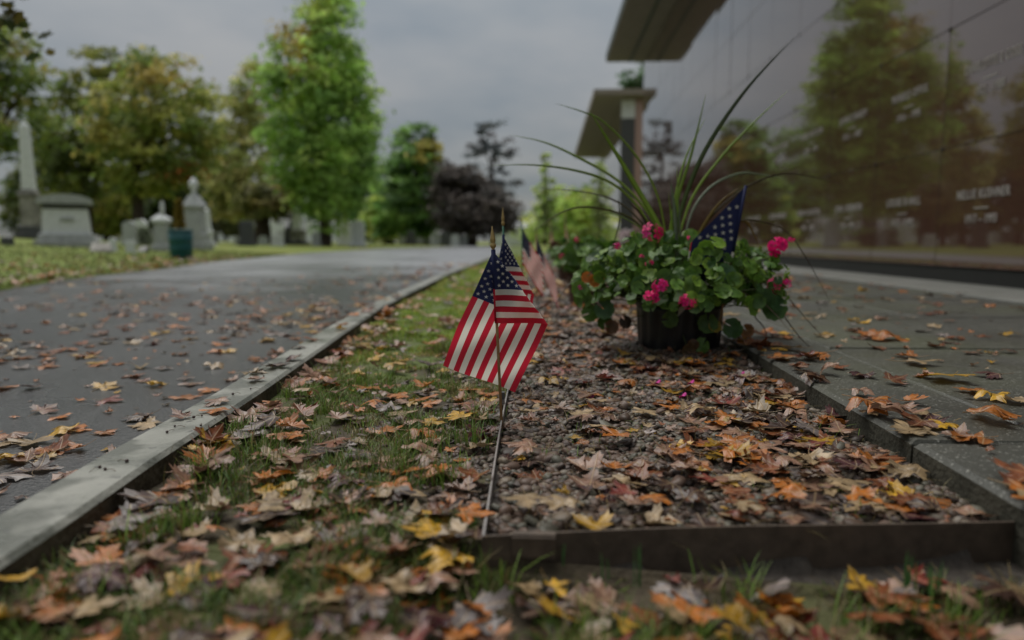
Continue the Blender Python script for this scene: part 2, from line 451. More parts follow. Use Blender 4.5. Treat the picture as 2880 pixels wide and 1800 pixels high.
def bed_z(x, y):
    return .004 + wob(x * 1.3, y * 1.3) + .036 * np.exp(-(((x - POT[0]) / .24) ** 2 + ((y - POT[1] + .03) / .24) ** 2))
EDX = -.085
SWX = .66
def edge_x(y): return EDX - .02 * (y - .9)
def sw_x(y): return SWX + .02 * (y - 1.0)
BED0, BED1 = .925, 26.0
def bed_front(x): return .905 + .13 * (x + .07)
SWZ = .060
def land_z(x, y):
    x = np.asarray(x, float); y = np.asarray(y, float)
    z = verge_z(x, y)
    inbed = (x > edge_x(y)) & (x < sw_x(y)) & (y > bed_front(x)) & (y < BED1)
    z = np.where(inbed, bed_z(x, y), z)
    z = np.where(x >= sw_x(y), SWZ, z)
    kx = kerb_x(y)
    z = np.where((x < kx) & (x > kx - KW), .045, z)
    z = np.where(x <= kx - KW, -.06, z)
    z = np.where(x < road_x(y), lawn_z(x, y), z)
    return z

def grid(name, xs, ys, fz, m, kind='structure', smooth=True):
    """xs: function(v in 0..1, y) or array"""
    V = []
    for y in ys:
        for x in (xs(y) if callable(xs) else xs): V.append((x, y, 0))
    V = np.array(V); V[:, 2] = fz(V[:, 0], V[:, 1])
    nx = len(V) // len(ys); idx = np.arange(len(V)).reshape(len(ys), nx)
    F = np.stack([idx[:-1, :-1], idx[:-1, 1:], idx[1:, 1:], idx[1:, :-1]], -1).reshape(-1, 4)
    o = np_mesh(name, V, F, m, smooth=smooth)
    props(o, kind=kind)
    return o

def geo(a, b, n, p=1.0): return a + (b - a) * np.linspace(0, 1, n) ** p

# far ground sheet
g = MB(); g.add([(-900, -300, -.14), (900, -300, -.14), (900, 1500, -.14), (-900, 1500, -.14)], [(0, 1, 2, 3)])
props(g.build('ground', M['lawn']), kind='structure')
# road
ys = geo(-8, 82, 90, 1.6)
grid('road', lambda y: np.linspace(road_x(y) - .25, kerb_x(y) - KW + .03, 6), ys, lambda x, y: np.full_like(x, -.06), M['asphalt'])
# lawn across the road
ys = np.concatenate([np.linspace(-14, 40, 70), geo(41, 170, 40, 1.3)])
grid('lawn', lambda y: road_x(y) - geo(0, 150, 46, 2.2), ys, lambda x, y: lawn_z(x, y), M['lawn'])
# verge between kerb and gravel, and the ground in front of the bed
ys = np.concatenate([np.arange(-.3, 4, .02), geo(4, 82, 60, 1.8)])
grid('verge', lambda y: np.linspace(kerb_x(y) - .005, edge_x(y) if y > .9 else sw_x(max(y, -.3)) + .02, 44), ys, verge_z, M['earth'])
ysf = np.linspace(.86, 1.03, 10)
# gravel bed base
def bed_xs(y): return np.linspace(edge_x(y), sw_x(y) + .01, 40)
ys = np.concatenate([np.arange(.9, 4, .03), geo(4, BED1, 40, 1.6)])
grid('gravel_bed', bed_xs, ys, lambda x, y: np.where(y > bed_front(x) - .002, bed_z(x, y), -.03), M['bed'])
# lawn beyond the bed, up to the second mausoleum
grid('far_verge', lambda y: np.linspace(kerb_x(y), 12, 8), geo(BED1, 82, 12), lambda x, y: np.full_like(x, -.012), M['lawn'])
# kerb, in lengths with open joints
k = MB()
cuts = [-1, .05, 3.95, 7.85, 11.8, 15.7, 19.6, 23.5, 27.4, 31.3, 40, 50, 60, 82]
for a, b in zip(cuts[:-1], cuts[1:]):
    ys = np.linspace(a + .005, b - .005, max(3, int((b - a) / .25)))
    base = len(k.V); nrow = 6
    for y in ys:
        xr = kerb_x(y); xl = xr - KW
        jz = .0015 * math.sin(y * 7)
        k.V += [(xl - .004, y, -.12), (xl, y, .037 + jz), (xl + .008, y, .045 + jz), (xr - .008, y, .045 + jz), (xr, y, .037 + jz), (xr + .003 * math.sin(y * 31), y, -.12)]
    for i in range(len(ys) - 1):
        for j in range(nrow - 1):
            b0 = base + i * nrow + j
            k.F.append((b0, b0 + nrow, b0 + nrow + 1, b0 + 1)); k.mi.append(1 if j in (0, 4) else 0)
    for e, rev in ((base, 0), (base + (len(ys) - 1) * nrow, 1)):
        f = [e + q for q in range(nrow)]; k.F.append(tuple(f if not rev else f[::-1])); k.mi.append(1)
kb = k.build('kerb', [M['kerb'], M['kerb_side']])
props(kb, kind='structure')

# sidewalk: border stones, slabs, pale strip by the wall
sw = MB()
yj = [-1.2, -.2, .42, 1.40, 2.42, 3.45, 4.5, 5.5, 6.5, 7.5, 8.5, 9.5, 10.5, 11.5, 12.5, 13.5, 15, 17, 19, 21, 23, 25, 27.5]
def slab(x0, x1, y0, y1, z, mi):
    """stone with a chamfered left edge, sides follow the bed line"""
    g_ = .004
    V = [(x0(y0) + .0, y0 + g_, -.05), (x1(y0) - g_, y0 + g_, -.05), (x1(y1) - g_, y1 - g_, -.05), (x0(y1), y1 - g_, -.05),
         (x0(y0), y0 + g_, z - .008), (x1(y0) - g_, y0 + g_, z - .004), (x1(y1) - g_, y1 - g_, z - .004), (x0(y1), y1 - g_, z - .008),
         (x0(y0) + .010, y0 + g_ + .006, z), (x1(y0) - g_ - .004, y0 + g_ + .006, z), (x1(y1) - g_ - .004, y1 - g_ - .006, z), (x0(y1) + .010, y1 - g_ - .006, z)]
    F = [(8, 9, 10, 11)]
    mis = [mi]
    for bb in (0, 4):
        for i in range(4): F.append((bb + i, bb + (i + 1) % 4, bb + 4 + (i + 1) % 4, bb + 4 + i)); mis.append(mi if bb else 1)
    b0 = len(sw.V); sw.V += V; sw.F += [tuple(q + b0 for q in f) for f in F]; sw.mi += mis
for i, (a, b) in enumerate(zip(yj[:-1], yj[1:])):
    dz = .002 * math.sin(i * 5.3)
    slab(lambda y: sw_x(y), lambda y: sw_x(y) + .27, a - .12, b - .12, SWZ + dz, 0)
    slab(lambda y: sw_x(y) + .27, lambda y: 1.78, a, b, SWZ + .002 * math.sin(i * 3.1 + 1), 0)
    slab(lambda y: 1.78, lambda y: 2.76, a + .0, b, SWZ + .002 * math.sin(i * 2.1 + 2), 0)
sw.box(.70, 3.4, -1.2, 27.4, -.04, SWZ - .012, 1)
so = sw.build('sidewalk', [M['slab'], M['slab_side']])
props(so, kind='structure')
cs = MB(); cs.box(2.762, 3.62, -1.5, 27.6, -.05, SWZ + .012, 0, .004)
props(cs.build('wall_footing', M['concrete']), kind='structure')
cs = MB(); cs.box(1.9, 8, 32.5, 57, -.05, .06, 0, .004)
props(cs.build('far_pavement', M['concrete']), kind='structure')

# ------------------------------------------------------------------ mausoleum walls
WX = 3.5
PW = 1.27
JY = [6.554 + PW * i for i in range(-6, 17)]           # vertical joints
JZ = [.205, 1.236, 2.262, 3.288, 4.314, 5.34, 6.366, 7.0]
WEND = JY[-1]
may = thing('mausoleum', (WX, 12, SWZ), 'long mausoleum wall of polished brown granite crypt fronts beside the sidewalk', 'mausoleum')
b = MB(); b.box(WX + .045, 7.5, JY[0], WEND - .03, SWZ, 7.05); b.build('wall_core', M['joint'], may)
b = MB(); b.box(WX + .012, WX + .044, JY[0], WEND, SWZ - .0, .195); b.build('plinth', M['plinth'], may)
b = MB(); b.box(WX + .05, 7.45, WEND - .029, WEND, SWZ, 7.04); b.build('end_wall', M['pink_granite'], may)
roof_z = 7.05
b = MB(); b.box(2.15, 8.8, JY[0], WEND + .25, roof_z, roof_z + .06, 0); b.box(2.13, 8.9, JY[0] - .05, WEND + .3, roof_z + .06, roof_z + .30, 1)
canopy = b.build('canopy', [M['soffit'], M['fascia']], may)
b = MB(); b.box(2.95, 3.05, JY[0], WEND + .24, roof_z - .02, roof_z - .0015); b.build('soffit_rib', M['fascia'], may)

rt = random.Random(5)
def panel_verts(y0, y1, z0, z1, g_=.0036, th=.03, bev=.0012, tilt=(0, 0)):
    cy, cz = (y0 + y1) / 2, (z0 + z1) / 2
    V = []
    for (x, k_) in ((WX + .043, 0), (WX + bev, 0), (WX, bev)):
        for (yy, zz) in ((y0 + g_ + k_, z0 + g_ + k_), (y1 - g_ - k_, z0 + g_ + k_), (y1 - g_ - k_, z1 - g_ - k_), (y0 + g_ + k_, z1 - g_ - k_)):
            xx = x + ((yy - cy) * tilt[0] + (zz - cz) * tilt[1] if x < WX + .02 else 0)
            V.append((xx, yy, zz))
    F = [(8, 11, 10, 9)]
    for bb in (0, 4):
        for i in range(4): F.append((bb + i, bb + 4 + i, bb + 4 + (i + 1) % 4, bb + (i + 1) % 4))
    return V, F
def inscription(oname, lines, yc, z0, parent, sx=.62, size=.108):
    """raised metal letters: name, short rule, dates"""
    V = []; F = []
    dg = None
    for txt, dz, sc_ in lines:
        if txt == '_':
            x0, h = sc_ / 2, .009
            b0 = len(V)
            for (xx, zz) in ((-x0, dz), (x0, dz), (x0, dz + h), (-x0, dz + h)): V.append((xx, zz, .004))
            for (xx, zz) in ((-x0, dz), (x0, dz), (x0, dz + h), (-x0, dz + h)): V.append((xx, zz, 0))
            F += [(b0, b0 + 1, b0 + 2, b0 + 3)] + [(b0 + 4 + i, b0 + 4 + (i + 1) % 4, b0 + (i + 1) % 4, b0 + i) for i in range(4)]
            continue
        cu = bpy.data.curves.new('txt', 'FONT'); cu.body = txt; cu.size = size * sc_; cu.align_x = 'CENTER'; cu.extrude = .002
        cu.offset = .0004; cu.space_character = 1.18; cu.resolution_u = 2
        ob = bpy.data.objects.new('txt', cu); COL.objects.link(ob)
        bpy.context.view_layer.update()
        me = bpy.data.meshes.new_from_object(ob.evaluated_get(bpy.context.evaluated_depsgraph_get()))
        b0 = len(V)
        V += [(v.co.x * sx, v.co.y + dz, v.co.z + .002) for v in me.vertices]
        F += [tuple(i + b0 for i in p.vertices) for p in me.polygons]
        bpy.data.objects.remove(ob); bpy.data.curves.remove(cu); bpy.data.meshes.remove(me)
    Vw = [(WX - .0035 - z, yc - x, z0 + y) for x, y, z in V]
    mb = MB(); mb.V = Vw; mb.F = F; mb.mi = [0] * len(F)
    return mb.build(oname, M['letters'], parent)

NAMES = {  # (column, row): name, dates
    (5, 0): ('NELLIE KUSHNER', '1917 – 1993'), (6, 0): ('LOUISE B HALL', '1912 – 1992'), (7, 0): ('JOHN L ROBINSON', '1915 – 1991'),
    (8, 0): ('ANNA M LAWTON', '1904 – 1989'), (9, 0): ('GEORGE BARNARD', '1901 – 1988'), (10, 0): ('ELLEN HARLOW', '1908 – 1990'),
    (5, 1): ('CHARLOTTE E COSS', '1922 – 1988'), (6, 1): ('MURIELE OFFUL', '1916 – 1995'), (7, 1): ('JOHN E HARDY', '1911 – 1987'),
    (8, 1): ('DORIS WHITLOW', '1909 – 1994'), (9, 1): ('HELEN MARSH', '1910 – 1986')}
rest = MB(); n_pan = 0
for ci in range(len(JY) - 1):
    for ri in range(len(JZ) - 1):
        tilt = (rt.gauss(0, .0028), rt.gauss(0, .0016))
        V, F = panel_verts(JY[ci], JY[ci + 1], JZ[ri], JZ[ri + 1], tilt=tilt)
        if ci >= 4 and ri < 6 and n_pan < 99:
            n_pan += 1
            mb = MB(); mb.add(V, F); p = mb.build('crypt_front', M['granite'], may)
            if (ci, ri) in NAMES:
                nm, dt = NAMES[(ci, ri)]
                zb = JZ[ri] + .57
                yc_ = (JY[ci] + JY[ci + 1]) / 2; sx_ = min(.9, .72 * 14 / len(nm))
                inscription('inscription', [(nm, 0, 1), ('_', -.085, .19), (dt, -.20, .92)], yc_, zb, p, sx=sx_)
        else:
            rest.add(V, F)
ro = rest.build('crypt_fronts_beyond', M['granite'], may); ro['kind'] = 'stuff'
for ci in range(5, 12):
    for ri in (1, 2, 3):
        mb = MB(); V = []
        n = 10
        for xx, r in ((WX + .004, .022), (WX - .006, .020), (WX - .010, .010)):
            for i in range(n): V.append((xx, JY[ci + 1] + r * math.cos(2 * math.pi * i / n), JZ[ri] + r * math.sin(2 * math.pi * i / n)))
        F = [tuple(2 * n + i for i in range(n))] + [(j * n + i, j * n + (i + 1) % n, (j + 1) * n + (i + 1) % n, (j + 1) * n + i) for j in (0, 1) for i in range(n)]
        mb.add(V, F); mb.build('rosette', M['bronze'], may)

m2 = thing('mausoleum', (WX, 44, .06), 'second mausoleum further off with its own canopy and dark corner pilaster', 'mausoleum')
b = MB(); b.box(3.43, 7.6, 33.9, 56, .06, 7.05); b.build('wall', M['granite'], m2)
b = MB(); b.box(4.06, 7.5, 33.86, 33.898, .08, 6.98); b.build('end_wall', M['pink_granite'], m2)
b = MB(); b.box(3.40, 4.05, 33.84, 33.897, .07, 6.15); b.build('pilaster', M['dark_stone'], m2)
b = MB(); b.box(3.41, 4.04, 33.85, 33.897, 6.16, 6.99); b.build('sky_tone_panel', M['pale_stone'], m2)  # pale stone stands in for sky brightness above the pilaster
b = MB(); b.box(2.10, 4.5, 33.3, 57, 7.05, 7.11, 0); b.box(2.08, 4.55, 33.2, 57.1, 7.11, 7.36, 0); b.build('canopy', [M['soffit'], M['fascia']], m2)

# ------------------------------------------------------------------ trees
def tree(name, label, Y, trunk, rows, cols, nclus, ls, per=20, base_py=None, patch=None, conic=False, depth=1.0, seed=1, group=None, flat=.0, lean=None, gapt=-.10, br=3.3, shrink=.90):
    """rows: [(py, xl, xr)] crown outline in photograph pixels, at distance Y; trunk: (px, half width px, py of first fork)"""
    r = np.random.default_rng(seed)
    rows = sorted(rows, key=lambda q: q[0])
    pr = np.array([[at((a + b_) / 2, p, Y)[0], at(0, p, Y)[2] if False else at((a + b_) / 2, p, Y)[2], (at(b_, p, Y)[0] - at(a, p, Y)[0]) / 2] for p, a, b_ in rows])
    order = np.argsort(pr[:, 1]); pr = pr[order]
    zz = np.linspace(pr[0, 1], pr[-1, 1], 200); hw = np.interp(zz, pr[:, 1], pr[:, 2]) * shrink; cx = np.interp(zz, pr[:, 1], pr[:, 0])
    tx = at(trunk[0], 690, Y)[0]
    gz_ = float(lawn_z(tx, Y)) if tx < road_x(Y) else -.05
    root = thing(name, (tx, Y, gz_), label, 'tree', group)
    # clusters
    pdf = hw ** 1.6 + .02; pdf /= pdf.sum()
    k = r.choice(200, nclus, p=pdf)
    a = r.uniform(0, 2 * math.pi, nclus); rad = r.uniform(0, 1, nclus) ** .42
    H = hw[k] * (1 + r.normal(0, .07, nclus))
    C = np.stack([cx[k] + H * rad * np.cos(a), Y + depth * H * rad * np.sin(a), zz[k] + r.normal(0, .02 * (zz[-1] - zz[0]), nclus)], 1)
    # drop clusters in noise gaps so the sky shows through
    gap = np.array([mnoise.noise(Vector(c) * (2.6 / max(hw.max(), .5)) + Vector((seed * 3.1, 0, 0))) for c in C])
    C = C[gap > gapt]
    n = len(C)
    cr_ = max(hw.max(), .6) * .115
    P = C[:, None, :] + r.normal(0, 1, (n, per, 3)) * np.array([cr_, cr_, cr_ * .48]); P = P.reshape(-1, 3)
    m_ = len(P)
    ctr = np.array([np.interp(P[:, 2], zz, cx), np.full(m_, Y), P[:, 2]]).T
    nrm = P - ctr; nrm[:, 2] = 0; nrm /= np.linalg.norm(nrm, axis=1)[:, None] + 1e-6
    nrm = nrm * .7 + np.array([0, 0, .8]) + r.normal(0, .55, (m_, 3)); nrm /= np.linalg.norm(nrm, axis=1)[:, None]
    t1 = np.cross(nrm, r.normal(0, 1, (m_, 3))); t1 /= np.linalg.norm(t1, axis=1)[:, None] + 1e-6
    t2 = np.cross(nrm, t1)
    s = ls * r.uniform(.6, 1.35, m_)[:, None]
    V = np.stack([P + t1 * s * .75, P + t2 * s * .45 + nrm * s * .12, P - t1 * s * .75, P - t2 * s * .45 + nrm * s * .12], 1).reshape(-1, 3)
    F = np.arange(4 * m_).reshape(-1, 4)
    cols = np.array(cols)
    cn = np.array([mnoise.noise(Vector(c) * (1.7 / max(hw.max(), .5)) + Vector((9, seed, 2))) for c in C])
    pick = np.clip((cn * .9 + .5) * len(cols) + r.normal(0, .45, n), 0, len(cols) - 1).astype(int)
    cc = cols[pick] * r.uniform(.6, 1.4, (n, 1))
    if patch:
        for (ppx, ppy, prad, pc) in patch:
            q = at(ppx, ppy, Y); dd = np.hypot(C[:, 0] - q[0], C[:, 2] - q[2]); hit = (dd < prad * Y / FPX) & (r.uniform(0, 1, n) < .75)
            cc[hit] = np.array(pc) * r.uniform(.7, 1.2, (hit.sum(), 1))
    cl = np.repeat(cc, per, 0) * br * r.uniform(.75, 1.25, (m_, 1)); cl = np.repeat(cl, 4, 0)
    np_mesh('crown', V, F, M['crown'], root, col=cl)
    # trunk and limbs
    mb = MB()
    px2m = Y / FPX * 1.02
    r0 = trunk[1] * px2m
    zf = at(trunk[0], trunk[2], Y)[2]
    fork = Vector((tx + r.normal(0, .1) * r0, Y, zf))
    mb.tube([(tx, Y, gz_ - .3), (tx, Y, gz_ + .3 * r0), (tx + r0 * .2, Y, (gz_ + zf) / 2), fork], [r0 * 1.5, r0 * 1.1, r0 * .95, r0 * .8], 9)
    top = pr[-1, 1]
    for i in range(7):
        kk = int(r.integers(60, 185)); aa = r.uniform(0, 2 * math.pi); q = r.uniform(.25, .75)
        e = Vector((cx[kk] + hw[kk] * q * math.cos(aa), Y + hw[kk] * q * math.sin(aa), zz[kk]))
        mid = fork.lerp(e, .5) + Vector((r.normal(0, .2) * r0, 0, -.2 * r0 + .08 * (e - fork).length))
        mb.tube([fork - Vector((0, 0, r0 * .5)), fork.lerp(mid, .5), mid, e], [r0 * .6, r0 * .42, r0 * .3, r0 * .1], 6)
    mb.build('trunk', M['bark'], root, smooth=True)
    return root

OLIVE = [(.058, .082, .02), (.090, .110, .026), (.125, .128, .032), (.068, .094, .022), (.15, .13, .036)]
DARK = [(.022, .032, .010), (.03, .045, .012), (.045, .055, .015), (.06, .065, .015)]
BRIGHT = [(.046, .080, .020), (.070, .112, .026), (.10, .15, .034), (.14, .18, .045), (.085, .13, .032)]
PALE = [(.14, .135, .05), (.115, .13, .042), (.16, .145, .06), (.09, .11, .032)]
MID = [(.045, .085, .022), (.06, .11, .03), (.08, .13, .03), (.035, .065, .02)]
COPPER = [(.036, .031, .029), (.048, .040, .036), (.060, .050, .044), (.031, .028, .026)]
YGREEN = [(.11, .16, .03), (.14, .18, .04), (.17, .18, .05), (.09, .14, .03)]

tree('maple_tree', 'tall bright green maple standing alone on the lawn left of the road', 58, (915, 17, 610),
     [(625, 880, 945), (600, 840, 990), (560, 795, 1030), (500, 760, 1058), (440, 745, 1072), (350, 732, 1074), (280, 732, 1060), (200, 742, 1040), (140, 765, 1024),
      (90, 795, 1010), (40, 830, 1000), (0, 850, 985), (-40, 885, 965)], BRIGHT, 1250, .34, 20, seed=3,
     patch=[(850, 110, 50, (.13, .10, .022)), (885, 200, 40, (.12, .10, .02)), (900, 30, 40, (.10, .12, .02)), (845, 295, 10, (.2, .14, .02))], gapt=-.18, br=4.0)
tree('autumn_tree', 'large olive and orange autumn tree with forked trunk behind the gravestones', 48, (392, 16, 470),
     [(540, 330, 470), (500, 300, 560), (440, 265, 610), (370, 250, 625), (300, 265, 620), (240, 290, 600), (190, 330, 560), (160, 390, 530)],
     OLIVE, 760, .30, 20, seed=5, gapt=-.05, patch=[(500, 215, 50, (.15, .12, .03)), (300, 300, 45, (.14, .125, .04)), (520, 480, 26, (.16, .06, .02))])
tree('dark_tree', 'tall dark olive tree left of the orange autumn tree', 54, (250, 15, 520),
     [(600, 130, 300), (540, 110, 340), (460, 105, 360), (380, 110, 370), (300, 130, 380), (220, 190, 385), (160, 225, 370), (110, 270, 350), (90, 295, 325)],
     [(.035, .048, .012), (.05, .065, .015), (.075, .085, .02), (.10, .095, .02)], 620, .32, 20, seed=8, gapt=-.03)
tree('oak_tree', 'dark leafy tree at the far left edge behind the obelisk', 40, (-40, 20, 470),
     [(440, -200, 90), (400, -230, 130), (330, -250, 148), (260, -250, 150), (190, -230, 140), (130, -200, 100), (90, -160, 70), (60, -120, 30)],
     [(.035, .052, .012), (.055, .08, .018), (.08, .10, .02), (.11, .095, .025)], 600, .27, 20, seed=9, gapt=-.03)
tree('green_tree', 'mid green tree mostly hidden behind the bright maple', 104, (985, 8, 600), [(670, 880, 1100), (600, 860, 1110), (520, 870, 1100), (440, 900, 1080), (380, 940, 1040)], MID, 420, .55, 18, seed=25)
def overhang():
    r = np.random.default_rng(10)
    tr0 = np.array([-7.4, -2.4, -.05])
    root = thing('overhanging_maple', tuple(tr0), 'near maple overhead whose twig tips dip into the top left corner', 'tree')
    tips = [at(25, 15, 5.2), at(60, -25, 5.0), at(8, 60, 5.6), at(-60, 40, 5.2), at(-140, -30, 4.6), at(-40, -80, 4.8), at(-200, 60, 5)]
    n = 210
    d = r.normal(0, 1, (n, 3)); d /= np.linalg.norm(d, axis=1)[:, None]; q = r.uniform(0, 1, n) ** .4
    C = np.array([-7.0, -1.6, 6.0]) + d * q[:, None] * np.array([3.0, 3.6, 2.2])
    C = C[(C[:, 1] < 2.2) | (C[:, 0] < -4.5)]
    per = 20
    P = (C[:, None] + r.normal(0, .34, (len(C), per, 3))).reshape(-1, 3)
    T = np.vstack([t + r.normal(0, .06, (6, 3)) for t in tips[:3]] + [t + r.normal(0, .2, (22, 3)) for t in tips[3:]])
    P = np.vstack([P, T]); m_ = len(P)
    nrm = r.normal(0, .6, (m_, 3)) + np.array([0, 0, 1]); nrm /= np.linalg.norm(nrm, axis=1)[:, None]
    t1 = np.cross(nrm, r.normal(0, 1, (m_, 3))); t1 /= np.linalg.norm(t1, axis=1)[:, None]; t2 = np.cross(nrm, t1)
    s = .060 * r.uniform(.6, 1.3, m_)[:, None]; s[:-len(T)] *= 2.0
    ring = [(0, -1), (.75, -.55), (.55, .05), (1.0, .45), (.35, .45), (0, 1.15), (-.35, .45), (-1.0, .45), (-.55, .05), (-.75, -.55)]
    V = np.stack([P + t1 * s * a + t2 * s * b_ + nrm * s * .12 * abs(a) for a, b_ in ring], 1).reshape(-1, 3)
    c = np.array([(.03, .05, .014), (.04, .065, .016), (.05, .07, .018), (.10, .085, .02)])[r.integers(0, 4, m_)] * r.uniform(.7, 1.3, (m_, 1))
    np_mesh('crown', V, np.arange(10 * m_).reshape(-1, 10), M['crown'], root, col=np.repeat(c, 10, 0))
    mb = MB(); fk = tr0 + np.array([.3, .2, 3.6])
    mb.tube([tr0 - np.array([0, 0, .2]), tr0 + np.array([0, 0, .3]), (tr0 + fk) / 2, fk], [.42, .32, .27, .24], 12)
    for t in tips + [C[int(i)] for i in r.integers(0, len(C), 12)]:
        md = (fk + np.array(t)) / 2 + np.array([0, 0, .7]); mb.tube([fk - np.array([0, 0, .1]), (fk + md) / 2, md, (md + np.array(t)) / 2 + np.array([0, 0, .15]), np.array(t)], [.15, .10, .06, .02, .005], 6)
    mb.build('trunk', M['bark'], root, smooth=True)
overhang()
tree('willow_tree', 'pale tan and yellow willowy tree beside the bright maple', 72, (680, 8, 560),
     [(610, 600, 780), (540, 575, 800), (460, 570, 800), (380, 590, 790), (300, 620, 770), (230, 650, 750), (180, 680, 740)], PALE, 700, .36, 18, seed=12)
tree('dark_tree', 'dark green tree low behind the obelisk pedestal', 82, (120, 10, 620), [(655, 20, 230), (600, 0, 250), (540, 20, 240), (480, 60, 210), (430, 100, 180)], DARK, 420, .5, 16, seed=13)
tree('yellow_green_tree', 'yellow green young tree behind the large domed monument', 84, (300, 8, 630), [(655, 200, 400), (600, 190, 410), (540, 220, 400), (470, 260, 370)],
     [(.07, .085, .012), (.09, .10, .015), (.05, .06, .012), (.11, .10, .02)], 420, .5, 16, seed=14)
tree('dark_tree', 'darkest tree behind the urn topped monument', 80, (470, 10, 600), [(640, 400, 570), (580, 390, 590), (520, 400, 590), (450, 430, 570)], DARK, 420, .5, 16, seed=15)
tree('dark_tree', 'shadowy tree between the urn monument and the pale willow', 86, (600, 12, 640), [(655, 540, 700), (600, 530, 720), (540, 550, 710), (480, 580, 690)],
     [(.035, .045, .015), (.05, .055, .02), (.07, .07, .025)], 400, .5, 16, seed=16)
tree('thick_trunk_tree', 'tree with a short thick dark trunk left of the bright maple', 66, (738, 22, 600), [(610, 680, 830), (570, 660, 840), (520, 680, 840)], [(.05, .055, .02), (.07, .07, .025), (.10, .085, .03)], 260, .4, 16, seed=17)
tree('leafy_tree', 'rounded green tree just right of the bright maple', 84, (1150, 10, 640), [(660, 1060, 1240), (600, 1050, 1250), (540, 1055, 1250), (470, 1075, 1245), (410, 1090, 1240), (370, 1120, 1215), (352, 1150, 1180)],
     MID, 700, .45, 18, seed=18, patch=[(1210, 430, 40, (.15, .13, .03))])
tree('yellow_green_tree', 'soft yellow green tree low behind the bright maple', 96, (1080, 6, 655), [(670, 1000, 1170), (620, 1010, 1160), (560, 1030, 1130)], YGREEN, 300, .5, 16, seed=19)
tree('copper_beech', 'round dark purple copper beech at the end of the road', 80, (1328, 13, 640),
     [(648, 1235, 1440), (620, 1210, 1462), (580, 1205, 1460), (540, 1212, 1420), (500, 1228, 1360), (470, 1245, 1320), (455, 1262, 1290)], COPPER, 800, .42, 20, seed=20, br=2.6)
tree('sparse_tree', 'thin dark tree with open branches above the copper beech', 92, (1385, 6, 480),
     [(560, 1340, 1440), (520, 1310, 1465), (470, 1300, 1462), (420, 1310, 1452), (380, 1330, 1440), (340, 1345, 1420), (310, 1348, 1392)],
     [(.02, .025, .028), (.03, .034, .034), (.04, .035, .036)], 105, .36, 26, seed=21)
tree('yellow_green_tree', 'wide yellow green tree beyond the second mausoleum', 110, (1600, 6, 650), [(678, 1450, 1720), (630, 1460, 1730), (580, 1490, 1720), (530, 1540, 1700)], YGREEN, 420, .6, 16, seed=22)
tree('columnar_tree', 'slim green columnar tree just left of the second mausoleum', 98, (1532, 6, 650), [(670, 1500, 1565), (600, 1496, 1570), (540, 1502, 1565), (480, 1512, 1552), (430, 1525, 1540)], [(.10, .13, .05), (.12, .15, .06), (.13, .15, .06)], 120, .5, 16, seed=23, br=3.6)
tree('conifer_tree', 'dark conifer showing in the gap between the two canopies', 75, (1830, 12, 500), [(600, 1790, 1960), (480, 1770, 1930), (380, 1755, 1910), (280, 1742, 1890), (220, 1738, 1870), (185, 1760, 1850), (165, 1780, 1830)],
     [(.02, .04, .018), (.03, .055, .025), (.045, .07, .03)], 520, .42, 18, seed=24)

